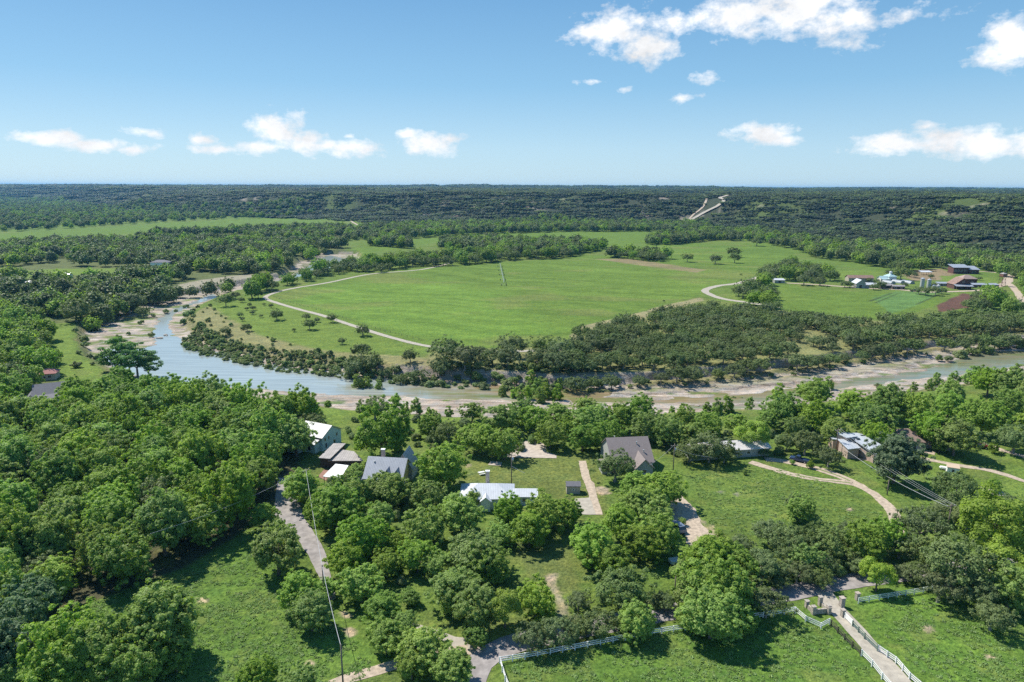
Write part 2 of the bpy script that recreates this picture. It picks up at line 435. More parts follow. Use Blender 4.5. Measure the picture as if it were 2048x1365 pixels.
# woods floor on the left, oak grove floor, bottomland
paint([(-300,850),(60,850),(200,815),(300,790),(560,810),(650,850),(610,900),(585,960),(540,1030),(470,1080),(290,1165),(100,1240),(-300,1400)], 'litter', 3, 3)
paint([(-400,470),(130,480),(420,462),(700,470),(690,500),(560,552),(420,580),(300,600),(180,650),(90,690),(90,790),(-400,860)], 'scrub', 8, 12, 0.8)
paint([(1140,690),(1200,655),(1400,612),(1560,620),(1760,645),(2100,635),(2300,690),(1900,700),(1500,752),(1100,775),(800,755),(860,700)], 'tan', 6, 9, 0.62)
paint([(355,640),(420,612),(470,640),(520,672),(600,690),(720,706),(860,715),(860,760),(700,746),(560,732),(440,705),(362,668)], 'tan', 5, 7, 0.72)
paint([(340,575),(400,560),(470,552),(560,545),(570,560),(480,572),(420,582),(360,590)], 'rock', 4, 5, 0.6)
# fields
F1 = [(528,598),(600,577),(740,548),(850,535),(1010,525),(1130,517),(1200,503),(1290,492),(1300,480),(1420,480),(1545,487),(1590,505),(1580,522),(1530,545),(1480,562),(1425,576),(1400,592),(1340,605),(1250,632),(1150,652),(1138,684),(1060,694),(940,699),(860,692),(780,672),(700,648),(600,612)]
paint(F1, 'field', 2, 1)
paint([(560,600),(700,570),(900,560),(1050,600),(1100,670),(1000,690),(800,665)], (0.135,0.235,0.038), 30, 30, 0.6, 0, 40)
paint([(690,502),(760,488),(880,475),(1000,466),(1150,462),(1290,464),(1310,482),(1200,500),(900,480),(720,510)], 'field', 4, 3)
paint([(420,612),(520,590),(600,614),(700,652),(790,680),(850,700),(700,706),(600,690),(520,668),(470,640)], 'lawn', 6, 5)
paint([(0,468),(120,462),(300,450),(480,438),(660,436),(640,446),(480,454),(320,464),(140,474),(0,482),(-300,500),(-300,480)], 'field', 10, 6)
paint([(-100,560),(0,545),(120,538),(290,537),(290,545),(120,552),(0,562),(-100,575)], 'lawn', 3, 3)
paint([(1190,518),(1260,518),(1410,540),(1395,546),(1300,534)], 'soil', 4, 4, 0.75)
paint([(1560,570),(1640,582),(1760,586),(1880,592),(1870,612),(1780,640),(1600,630),(1530,612),(1480,590)], 'field', 3, 2)
paint([(1540,610),(1420,600),(1480,585),(1560,572),(1620,600)], 'lawn', 4, 4, 0.6)
paint([(1745,596),(1790,583),(1882,586),(1832,612),(1780,628)], 'teal', 2, 1, 0.45)
paint([(1872,612),(1925,587),(1980,597),(1940,616),(1880,624)], (0.115,0.065,0.048), 1.5, 2)
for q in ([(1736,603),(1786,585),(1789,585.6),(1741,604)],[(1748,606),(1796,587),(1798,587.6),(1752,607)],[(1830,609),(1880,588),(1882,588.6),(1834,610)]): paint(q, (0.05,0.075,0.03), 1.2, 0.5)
paint([(1660,540),(1780,545),(1800,560),(1660,558)], 'lawn', 4, 4)
paint([(1800,542),(1880,538),(1910,548),(1880,560),(1820,562)], 'soil', 4, 5, 0.85)
paint([(1880,552),(1990,556),(2010,572),(1930,577),(1890,566)], 'lawn', 3, 3)
paint([(1290,636),(1400,596),(1500,612),(1560,622),(1460,640)], 'dry', 4, 4, 0.7)
paint([(1140,684),(1150,655),(1250,634),(1340,608),(1400,596),(1410,602),(1340,620),(1260,645),(1165,668),(1160,690)], (0.30,0.26,0.15), 2, 2, 0.8)
# near side
paint([(95,650),(150,645),(165,700),(215,735),(180,760),(120,755),(85,700)], 'lawn', 3, 2)
paint([(640,800),(740,815),(860,830),(960,840),(900,905),(700,850),(640,840)], 'lawn', 3, 3)
paint([(930,905),(1100,905),(1190,912),(1230,980),(1215,1030),(1130,1010),(1060,975),(940,965)], (0.135,0.165,0.045), 4, 4, 0.85)
paint([(1380,945),(1560,935),(1700,975),(1790,1040),(1700,1075),(1440,1100),(1400,1030)], 'grass', 3, 3)
paint([(1020,1085),(1120,1090),(1160,1180),(1100,1190),(1040,1150)], (0.125,0.155,0.048), 3, 4, 0.8)
paint([(100,1240),(290,1165),(380,1145),(480,1075),(540,1070),(590,1180),(680,1260),(760,1320),(680,1365),(300,1500),(-100,1500)], 'weeds', 3, 3)
paint([(1000,1320),(1300,1262),(1590,1220),(1680,1260),(1850,1450),(950,1500)], (0.098,0.178,0.032), 3, 3)
paint([(1720,1195),(1900,1160),(2200,1120),(2300,1500),(1900,1450),(1760,1300)], (0.105,0.188,0.032), 3, 3)
paint([(1500,830),(1800,800),(2100,780),(2200,950),(2048,1000),(1850,960),(1660,900)], 'lawn', 5, 6, 0.7)
for (a, b, r) in ((1854,1257,13),(1978,1315,10),(1205,982,14),(1430,972,0),(935,930,7),(700,1265,14),(620,1331,9),(690,1232,10),(1100,1158,8),(405,1200,8),(480,1192,7),(1700,1020,7),(2010,1100,10)):
    if r:
        paint([(a-r,b-r*.5),(a,b-r*.7),(a+r,b-r*.3),(a+r*1.1,b+r*.4),(a,b+r*.7),(a-r*.8,b+r*.2)], 'dirt', 0.8, 0.8, 0.85, 0, 1.5)
for (a, b, r) in ((1440,984,9),(1475,989,8),(1704,1022,6)): paint([(a-r,b),(a,b-r*.4),(a+r,b),(a,b+r*.45)], (0.20,0.19,0.15), 0.8, 0.8, 0.7, 0, 1.5)
paint([(1095,1140),(1110,1150),(1145,1230),(1120,1235),(1085,1160)], 'dirt', 1.2, 1.6, 0.6, 0, 2)
paint([(1400,1040),(1440,1060),(1425,1090),(1400,1080)], 'dirt', 1.2, 2.4, 0.6, 0, 2)
noise_tint('dry', 0.42, sm((fbm(gx / 6, gy / 6, 87, 4) - 0.52) * 5) * (gy < 300) * (gz > -1.5))
# mowing lines in the big field
xr = gx * 0.93 - gy * 0.36; yr = gx * 0.36 + gy * 0.93
band = (fbm(xr / 130 + 0.8 * fbm(gx / 90, gy / 90, 80, 2), yr / 9 + 9 * fbm(gx / 120, gy / 120, 83, 2), 81, 3) - 0.5)
col = col * (1 + 0.45 * (fbm(gx / 11, gy / 5, 84, 4) - 0.5))[:, None]
fm = inpoly(gx, gy, PP(F1))[:, None]
dryf = sm((fbm(gx / 55, gy / 30, 85, 4) - 0.55) * 6)[:, None] * 0.6
col = np.where(fm, lerp(col, C['dry'], dryf), col)
col = np.where(fm, col * (1 + 0.5 * band[:, None] * np.array([1.1, 0.9, 0.9])), col)
# hills: thin soil, grass and pale rock
dh = linedist(gx, gy, HBP); hin = inpoly(gx, gy, HPOLY)
ht = (sm(np.where(hin, dh, -dh) / 60)) 
hc = lerp(np.tile(C['hill'], (len(gx), 1)), C['rock'] * 0.6, sm((fbm(gx / 45, gy / 45, 91, 4) - 0.70) * 9)[:, None])
hc = lerp(hc, C['grass'] * 0.9, sm((fbm(gx / 160, gy / 160, 92, 3) - 0.58) * 6)[:, None] * 0.5)
col = lerp(col, hc, ht[:, None])
# bare riverbed and steep banks are rock
gyv = np.gradient(GZ, axis=0) / np.gradient(GY, axis=0); slope = np.abs(gyv).ravel()
bedm = sm((-gz - 3.2) / 1.0) * (gy < 900)
rock = np.maximum(bedm, sm((slope - 0.45) / 0.5) * (gz < 1) * (gy < 900) * 0.9)
rock = np.maximum(rock, 0)
col = lerp(col, lerp(C['tan'], C['scrub'], sm((nC - 0.42) * 5)[:, None]), (sm(-gz / 1.8) * (1 - bedm) * 0.8 * (gy < 900))[:, None])
bank_green = bedm * sm((fbm(gx / 9 , gy / 4, 95, 4) - 0.60 + 0.12 * (gx < -130)) * 9)
gcol = col * (0.86 + 0.28 * nC[:, None])
nr, ncl = GX.shape
idx = np.arange(nr * ncl).reshape(nr, ncl)
faces = np.stack([idx[:-1, :-1], idx[:-1, 1:], idx[1:, 1:], idx[1:, :-1]], -1).reshape(-1, 4)
gme = mesh_np('ground', np.stack([gx, gy, gz], 1), faces, smooth=True)
ca = gme.color_attributes.new('cover', 'FLOAT_COLOR', 'POINT')
ca.data.foreach_set('color', np.concatenate([gcol, np.ones((len(gx), 1))], 1).astype(np.float32).ravel())
ra = gme.attributes.new('rock', 'FLOAT', 'POINT'); ra.data.foreach_set('value', (rock * (1 - 0.85 * bank_green)).astype(np.float32))
gm = bpy.data.materials.new('ground'); gm.use_nodes = True; t = NT(gm.node_tree)
b = t.n('ShaderNodeBsdfPrincipled', i_Roughness=0.95); b.inputs['Specular IOR Level'].default_value = 0.1
o = t.n('ShaderNodeOutputMaterial'); t.l(b.outputs[0], o.inputs[0])
geo = t.n('ShaderNodeNewGeometry'); pos = geo.outputs['Position']
cov = t.n('ShaderNodeAttribute', attribute_name='cover').outputs['Color']
rk = t.n('ShaderNodeAttribute', attribute_name='rock').outputs['Fac']
nf = t.noise(pos, 1.1, 5, 0.68); nf2 = t.noise(pos, 0.28, 4, 0.6); nf3 = t.noise(t.mapping(pos, (0.35, 1.1, 1)), 0.55, 4, 0.6)
tex = t.ramp(nf, [(0.30, (0.42, 0.48, 0.50)), (0.5, (1.0, 1.0, 1.0)), (0.70, (1.5, 1.42, 1.35))])
tex2 = t.ramp(nf2, [(0.3, (0.76, 0.84, 0.92)), (0.7, (1.25, 1.14, 1.05))])
gc = t.mix(1.0, t.mix(1.0, cov, tex, 'MULTIPLY'), tex2, 'MULTIPLY')
# limestone: bedding planes, ledges and stains
st = t.noise(t.mapping(pos, (0.05, 0.05, 2.6)), 1.0, 4, 0.7)
bed = t.noise(t.mapping(pos, (0.06, 0.42, 1.0), (0, 0, 0.10)), 1.0, 6, 0.68)
rc = t.ramp(t.m('ADD', t.m('MULTIPLY', st, 0.35), t.m('MULTIPLY', bed, 0.65)),
            [(0.34, (0.10, 0.085, 0.065)), (0.44, (0.27, 0.225, 0.18)), (0.54, (0.40, 0.35, 0.295)), (0.66, (0.55, 0.50, 0.44))])
rc = t.mix(1.0, rc, tex2, 'MULTIPLY')
t.l(t.mix(rk, gc, rc), b.inputs['Base Color'])
bn = t.n('ShaderNodeBump', i_Strength=1.0, i_Distance=0.8)
t.l(t.m('ADD', t.m('MULTIPLY', nf, 0.7), t.m('MULTIPLY', nf3, 0.6)), bn.inputs['Height']); t.l(bn.outputs[0], b.inputs['Normal'])
gme.materials.append(gm)
tag(link('ground', gme), kind='structure')

# ------------------------------------------------------------------ river
wm = bpy.data.materials.new('river_water'); wm.use_nodes = True; t = NT(wm.node_tree)
b = t.n('ShaderNodeBsdfPrincipled', i_Roughness=0.13); b.inputs['Specular IOR Level'].default_value = 0.5
o = t.n('ShaderNodeOutputMaterial'); t.l(b.outputs[0], o.inputs[0])
pos = t.n('ShaderNodeNewGeometry').outputs['Position']; s = t.n('ShaderNodeSeparateXYZ'); t.l(pos, s.inputs[0])
shal = t.m('ADD', t.m('MULTIPLY', s.outputs[0], 1 / 90.0), 0.98)          # upstream pool -> shallows
patch = t.noise(t.mapping(pos, (0.045, 0.13, 1)), 1.0, 5, 0.6)
sh = t.m('ADD', shal, t.m('MULTIPLY', t.m('SUBTRACT', patch, 0.5), 2.4), clamp=True)
right = t.m('MULTIPLY', t.m('SUBTRACT', s.outputs[0], 150), 1 / 40.0, clamp=True)
algae = t.ramp(t.noise(t.mapping(pos, (0.03, 0.2, 1)), 1.0, 5, 0.65), [(0.38, (0.27, 0.20, 0.12)), (0.50, (0.22, 0.19, 0.09)), (0.62, (0.15, 0.18, 0.06))])
deep = (0.29, 0.335, 0.325)
c = t.mix(sh, deep, algae); c = t.mix(t.m('MULTIPLY', right, t.ramp(patch, [(0.4, 0.2), (0.6, 0.95)])), c, (0.19, 0.22, 0.15))
streak = t.ramp(t.noise(t.mapping(pos, (0.03, 0.75, 1), (0, 0, 0.35)), 1.0, 4, 0.7), [(0.36, 0.80), (0.5, 1.0), (0.66, 1.2)])
c = t.mix(1.0, c, streak, 'MULTIPLY'); t.l(c, b.inputs['Base Color'])
bn = t.n('ShaderNodeBump', i_Strength=0.22, i_Distance=0.08)
t.l(t.noise(t.mapping(pos, (1.0, 2.2, 1)), 1.3, 4, 0.6), bn.inputs['Height']); t.l(bn.outputs[0], b.inputs['Normal'])
cx_ = [p[0] for p in BANKP]; cy_ = [p[1] for p in BANKP]
me = bpy.data.meshes.new('river'); bv = [(x, y, RZ) for x, y in BANKP]
me.from_pydata(bv, [], [tuple(range(len(bv)))]); me.materials.append(wm)
tag(link('river', me), kind='structure')

# ------------------------------------------------------------------ roads, drives, slabs
def ribbon(name, pts, width, m, zoff=0.05, terrain=False, step=2.0, wj=0.12, fine=None, world=None):
    pl = world if world else ([PT(a, b)[:2] for a, b in pts] if terrain else PP(pts))
    # Catmull-Rom through the points
    P4 = [pl[0]] + list(pl) + [pl[-1]]; out = []
    for i in range(1, len(P4) - 2):
        p0, p1, p2, p3 = [np.array(q) for q in P4[i-1:i+3]]
        n = max(2, int(np.linalg.norm(p2 - p1) / step))
        for k in range(n):
            t_ = k / n
            out.append(0.5 * ((2*p1) + (-p0+p2)*t_ + (2*p0-5*p1+4*p2-p3)*t_**2 + (-p0+3*p1-3*p2+p3)*t_**3))
    out.append(np.array(pl[-1])); out = np.array(out)
    dr = np.gradient(out, axis=0); dr /= np.linalg.norm(dr, axis=1)[:, None] + 1e-9
    nrm = np.stack([-dr[:, 1], dr[:, 0]], 1)
    K = 5; V = []
    wl = width * (0.5 + wj * (fbm(out[:, 0] / 3, out[:, 1] / 3, 5, 3) - 0.5) * 2); wr = width * (0.5 + wj * (fbm(out[:, 0] / 3, out[:, 1] / 3, 9, 3) - 0.5) * 2)
    for j in range(K):
        f = j / (K - 1); off = -wl + (wl + wr) * f
        V.append(out + nrm * off[:, None])
    V = np.stack(V, 1); n = len(out)
    z = Hf(V[..., 0], V[..., 1])
    if zoff > 0.2:
        z = np.maximum(z, z.mean(1, keepdims=True))
    z = z + zoff
    vv = np.concatenate([V, z[..., None]], -1).reshape(-1, 3)
    ix = np.arange(n * K).reshape(n, K)
    fc = np.stack([ix[:-1, :-1], ix[:-1, 1:], ix[1:, 1:], ix[1:, :-1]], -1).reshape(-1, 4)
    me = mesh_np(name, vv, fc, (m,), smooth=True)
    # make sure it faces up
    if me.polygons[0].normal.z < 0: me.flip_normals()
    return tag(link(name, me), kind='structure')

def patch(name, poly, m, zoff=0.06, jit=0.0):
    pl = PP(poly) if jit is not None else poly
    out = []
    for i in range(len(pl)):
        a = np.array(pl[i]); c = np.array(pl[(i + 1) % len(pl)]); n = max(1, int(np.linalg.norm(c - a) / 1.0)) if jit else 1
        for k in range(n):
            q = a + (c - a) * k / n
            if jit: q = q + (np.array([fbm(q[0:1] / 2, q[1:2] / 2, 5)[0], fbm(q[0:1] / 2, q[1:2] / 2, 6)[0]]) - 0.5) * jit * 2
            out.append(q)
    z = max(float(Hf(np.array([q[0]]), np.array([q[1]]))[0]) for q in out) + zoff
    me = bpy.data.meshes.new(name); me.from_pydata([(q[0], q[1], z) for q in out], [], [tuple(range(len(out)))])
    me.materials.append(m); me.update()
    if me.polygons[0].normal.z < 0: me.flip_normals()
    return tag(link(name, me), kind='structure')

M['asphalt'] = mat('asphalt', (0.27, 0.245, 0.23), 0.9, 0.28, 0.6, bump=0.2, coord='Object')
M['gravel'] = mat('gravel', (0.40, 0.325, 0.245), 0.95, 0.30, 1.1, bump=0.5, bscale=5)
M['paleg'] = mat('pale_gravel', (0.36, 0.325, 0.265), 0.95, 0.20, 0.8, bump=0.4, bscale=4)
M['concrete'] = mat('concrete', (0.42, 0.36, 0.30), 0.9, 0.22, 0.8)
M['dirt'] = mat('dirt', (0.42, 0.31, 0.22), 0.95, 0.30, 0.9, bump=0.4)
def twotrack(name, c, edge):
    """gravel wheel tracks with grass between them; v runs along x of the attribute"""
    return mat(name, c, 0.95, 0.3, 1.2, bump=0.4)
ribbon('road', [(2300,1100),(2048,1128),(1880,1142),(1700,1163),(1560,1190),(1430,1210),(1300,1232),(1150,1262),(1040,1284),(975,1312),(948,1345),(938,1380),(930,1480)], 5.2, M['asphalt'], 0.07, wj=0.05)
patch('road', [(556,957),(580,957),(597,1002),(610,1040),(640,1085),(652,1110),(664,1165),(672,1200),(660,1205),(640,1160),(612,1105),(580,1060),(546,1030),(550,1005)], M['asphalt'], 0.08, 0.25)
ribbon('driveway', [(1648,1185),(1668,1215),(1700,1248),(1745,1300),(1790,1352),(1880,1460)], 3.7, M['paleg'], 0.10, wj=0.04)
ribbon('dirt_road', [(560,1410),(660,1372),(730,1348),(800,1328),(880,1305),(960,1300)], 2.6, M['gravel'], 0.05)
ribbon('dirt_road', [(955,1290),(905,1283),(860,1268),(800,1250)], 3.0, M['paleg'], 0.05)
ribbon('gravel_road', [(900,527),(840,540),(740,549),(660,565),(590,577),(548,587),(531,597),(558,608),(600,620),(645,632),(700,650),(770,672),(850,692),(930,701),(1010,704),(1130,700)], 3.7, M['paleg'], 0.08, step=4)
ribbon('gravel_road', [(1560,616),(1500,606),(1450,599),(1422,590),(1410,581),(1436,572),(1480,566),(1530,551),(1600,535)], 6.0, M['paleg'], 0.08, step=4)
ribbon('farm_lane', [(1560,566),(1640,570),(1720,576),(1800,580),(1850,585),(1930,583),(1975,579),(2012,567),(2030,580),(2048,607),(2080,640)], 5.0, M['gravel'], 0.08, step=4)
ribbon('farm_lane', [(1975,579),(2005,571),(2020,560),(2000,547),(1930,541),(1870,534)], 5.0, M['gravel'], 0.07, step=4)
ribbon('farm_lane', [(2012,567),(2020,553),(2035,545)], 7.0, M['gravel'], 0.09, step=4)
HRD = [(1370,453),(1378,444),(1400,431),(1425,419),(1440,410),(1449,401),(1440,397),(1452,393),(1480,391)]
HR2 = [(1366,450),(1386,432),(1400,421),(1409,410),(1413,399)]
TRK = [(540,940),(560,930)]
hr1 = [PT(a, b)[:2] for a, b in HRD]; hr2 = [PT(a, b)[:2] for a, b in HR2]
ribbon('hill_road', None, 9, M['paleg'], 1.3, step=8, world=hr1, wj=0.03)
ribbon('hill_track', None, 5, M['gravel'], 1.0, step=8, world=hr2, wj=0.2)
ribbon('hill_track', None, 5, M['gravel'], 0.6, step=6, world=[PT(a, b)[:2] for a, b in [(700,438),(708,447),(718,452)]], wj=0.2)
# drives on the right
for pts, wd in (([(1530,920),(1560,922),(1593,929),(1632,938),(1671,951),(1706,966),(1753,993),(1775,1012),(1790,1038),(1800,1070)], 2.9),
                ([(1500,925),(1530,934),(1573,947),(1612,956),(1660,962),(1706,968)], 2.7),
                ([(1690,915),(1760,925)], 1.2),
                ([(1800,893),(1825,899),(1870,908)], 3.4),
                ([(1840,917),(1906,930),(1983,943),(2060,967),(2200,1010)], 2.6),
                ([(1870,862),(1928,873),(1972,890),(2048,914),(2200,950)], 2.6),
                ([(1165,922),(1172,950),(1184,985),(1196,1030)], 2.4),
                ([(1340,985),(1358,1010),(1378,1045),(1400,1078),(1408,1100)], 6.2),
                ([(1330,1015),(1345,1035),(1365,1050)], 4.0)):
    ribbon('gravel_drive', pts, wd, M['gravel'], 0.06, step=1.0, wj=0.22)
# grassy middle strip of the forked drive
for pts in ([(1632,938),(1671,951),(1700,963)], [(1590,951),(1640,960),(1700,967)]):
    ribbon('grass_strip', pts, 0.55, mat('verge_grass', (0.16, 0.19, 0.07), 0.95, 0.3, 1), 0.075, step=1.0, wj=0.4)
patch('patio', [(1012,915),(1018,898),(1058,880),(1080,884),(1092,890),(1092,904),(1113,911),(1113,917)], M['concrete'], 0.09, 0)
patch('slab', [(976,930),(981,923),(1004,925),(1002,932)], M['concrete'], 0.09, 0)
patch('slab', [(1149,998),(1180,996),(1192,1030),(1160,1030),(1150,1010)], M['paleg'], 0.075, 0.2)
patch('yard', [(-60,850),(0,820),(40,800),(62,792),(72,800),(70,822),(30,835),(0,850)], M['dirt'], 0.07, 0.5)
patch('yard', [(1745,925),(1770,912),(1800,895),(1820,897),(1790,915)], M['concrete'], 0.055, 0)
patch('terrace', [(636,955),(648,941),(700,945),(690,965),(665,970)], mat('brick_paving', (0.27, 0.15, 0.11), 0.9, 0.2, 2), 0.07, 0)
patch('slab', [(1960,975),(1995,978),(2020,995),(1990,998)], M['concrete'], 0.06, 0.4)

# ------------------------------------------------------------------ trees
ICO_V = None
def ico():
    global ICO_V
    if ICO_V is None:
        g = (1 + 5 ** .5) / 2
        v = np.array([(-1,g,0),(1,g,0),(-1,-g,0),(1,-g,0),(0,-1,g),(0,1,g),(0,-1,-g),(0,1,-g),(g,0,-1),(g,0,1),(-g,0,-1),(-g,0,1)], float)
        v /= np.linalg.norm(v[0])
        f = np.array([(0,11,5),(0,5,1),(0,1,7),(0,7,10),(0,10,11),(1,5,9),(5,11,4),(11,10,2),(10,7,6),(7,1,8),(3,9,4),(3,4,2),(3,2,6),(3,6,8),(3,8,9),(4,9,5),(2,4,11),(6,2,10),(8,6,7),(9,8,1)])
        ICO_V = (v, f)
    return ICO_V

def unit(r, n):
    v = r.normal(size=(n, 3)); return v / np.linalg.norm(v, axis=1)[:, None]

def lobes_round(r, n, R, Hc, zc, lr, low=-0.55, wob=0.22):
    """lobe centres over an uneven ellipsoid; returns (n,3),(n,)"""
    d = unit(r, n * 6); d = d[d[:, 2] > low][:n]
    k = r.uniform(0.72, 1.0, len(d)); rad = r.uniform(0.7, 1.3, len(d)) * lr
    a = np.arctan2(d[:, 1], d[:, 0]); ph = r.uniform(0, 6.28, 3)
    k *= 1 + wob * (0.6 * np.sin(2 * a + ph[0]) + 0.4 * np.sin(3 * a + ph[1]) + 0.4 * np.sin(5 * d[:, 2] + ph[2]))
    c = d * np.stack([(R - rad) * k, (R - rad) * k, (Hc - rad) * k], 1); c[:, 2] += zc
    return c, rad

def foliage(r, c, rad, n, leaf, up=0.25, jit=0.7, zsq=0.85, elong=1.0, droop=0.0):
    """leaf sprays over the lobes: quads facing outward, with their own tilt. returns verts, faces, tint"""
    w_ = rad ** 2; w_ = w_ / w_.sum(); li = r.choice(len(c), n, p=w_)
    d = unit(r, n); cen = c.mean(0)
    out = c[li] - cen; out /= np.linalg.norm(out, axis=1)[:, None] + 1e-6
    d = d + out * 0.45 + np.array([0, 0, up]); d /= np.linalg.norm(d, axis=1)[:, None]
    p = c[li] + d * rad[li][:, None] * np.where(r.random(n) < 0.3, r.uniform(0.8, 1.5, n), r.uniform(0.86, 1.1, n))[:, None] * np.array([1, 1, zsq])
    # drop leaves buried in another lobe
    keep = np.ones(n, bool)
    for j in range(len(c)):
        q = (p - c[j]) / np.array([1, 1, zsq]); keep &= ~((np.einsum('ij,ij->i', q, q) < (0.68 * rad[j]) ** 2) & (li != j))
    p, d, li = p[keep], d[keep], li[keep]; n = len(p)
    nrm = d + np.array([0, 0, 0.45]) + unit(r, n) * jit * 0.75; nrm /= np.linalg.norm(nrm, axis=1)[:, None]
    a = np.cross(nrm, unit(r, n)); a /= np.linalg.norm(a, axis=1)[:, None] + 1e-6; b_ = np.cross(nrm, a)
    s = leaf * r.uniform(0.55, 1.35, n)[:, None]; e = elong
    q = np.stack([p - a * s * 0.5 * e, p + b_ * s * 0.36, p + a * s * 0.5 * e - np.array([0, 0, droop]) * s, p - b_ * s * 0.36], 1)
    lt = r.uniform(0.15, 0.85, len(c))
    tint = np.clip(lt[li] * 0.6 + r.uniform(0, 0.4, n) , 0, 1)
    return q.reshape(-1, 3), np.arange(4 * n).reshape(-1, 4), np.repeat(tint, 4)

def cores(c, rad, f=0.74, zsq=0.85):
    v, fa = ico(); V = []; F = []
    for i in range(len(c)):
        V.append(v * rad[i] * f * np.array([1, 1, zsq]) + c[i]); F.append(fa + 12 * i)
    V = np.concatenate(V); F = np.concatenate(F)
    return V, np.concatenate([F, F[:, 2:3]], 1)

def leaf_mesh(name, parts, m):
    V = []; F = []; T = []; o_ = 0
    for (v, f, tt) in parts:
        V.append(v); F.append(f + o_); T.append(tt); o_ += len(v)
    V = np.concatenate(V); F = np.concatenate(F); T = np.concatenate(T)
    me = bpy.data.meshes.new(name)
    # cores come as triangles stored (a,b,c,c)
    tri = F[:, 2] == F[:, 3]
    tot = np.where(tri, 3, 4).astype(np.int32); st_ = np.concatenate([[0], np.cumsum(tot)[:-1]]).astype(np.int32)
    flat = np.concatenate([F[i, :3] if 0 else F[i, :tot[i]] for i in range(0)]) if 0 else None
    mask = np.ones(F.shape, bool); mask[tri, 3] = False; lv = F[mask].astype(np.int32)
    me.vertices.add(len(V)); me.vertices.foreach_set('co', V.astype(np.float32).ravel())
    me.loops.add(len(lv)); me.loops.foreach_set('vertex_index', lv)
    me.polygons.add(len(F)); me.polygons.foreach_set('loop_start', st_); me.polygons.foreach_set('loop_total', tot)
    me.materials.append(m); me.update(calc_edges=True)
    at = me.attributes.new('tint', 'FLOAT', 'POINT'); at.data.foreach_set('value', T.astype(np.float32))
    return me

def limb_mb(r, Ht, R, tr, lobes, nl=6, lean=0.0):
    mb = MB(); fork = Ht * r.uniform(0.26, 0.36)
    pts = [(0, 0, -0.8), (0, 0, 0.0), (lean * 0.4 + r.uniform(-.1, .1), r.uniform(-.1, .1), fork * 0.6), (lean, r.uniform(-.2, .2), fork)]
    rr = [tr * 1.45, tr * 1.2, tr * 0.95, tr * 0.8]
    for i in range(3): mb.tube(pts[i], pts[i+1], rr[i], rr[i+1], 8, cap=(i == 2))
    sel = r.choice(len(lobes), min(nl, len(lobes)), replace=False)
    for i in sel:
        e = Vector(lobes[i]); s_ = Vector(pts[3]); mid = s_.lerp(e, 0.5) + Vector((r.uniform(-.5, .5), r.uniform(-.5, .5), r.uniform(-.2, .6)))
        mb.tube(s_, mid, tr * 0.55, tr * 0.32, 6, cap=False); mb.tube(mid, e, tr * 0.32, tr * 0.1, 5, cap=False)
    return mb

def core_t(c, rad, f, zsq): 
    v, fa = cores(c, rad, f, zsq); return v, fa, np.full(len(v), 0.15)

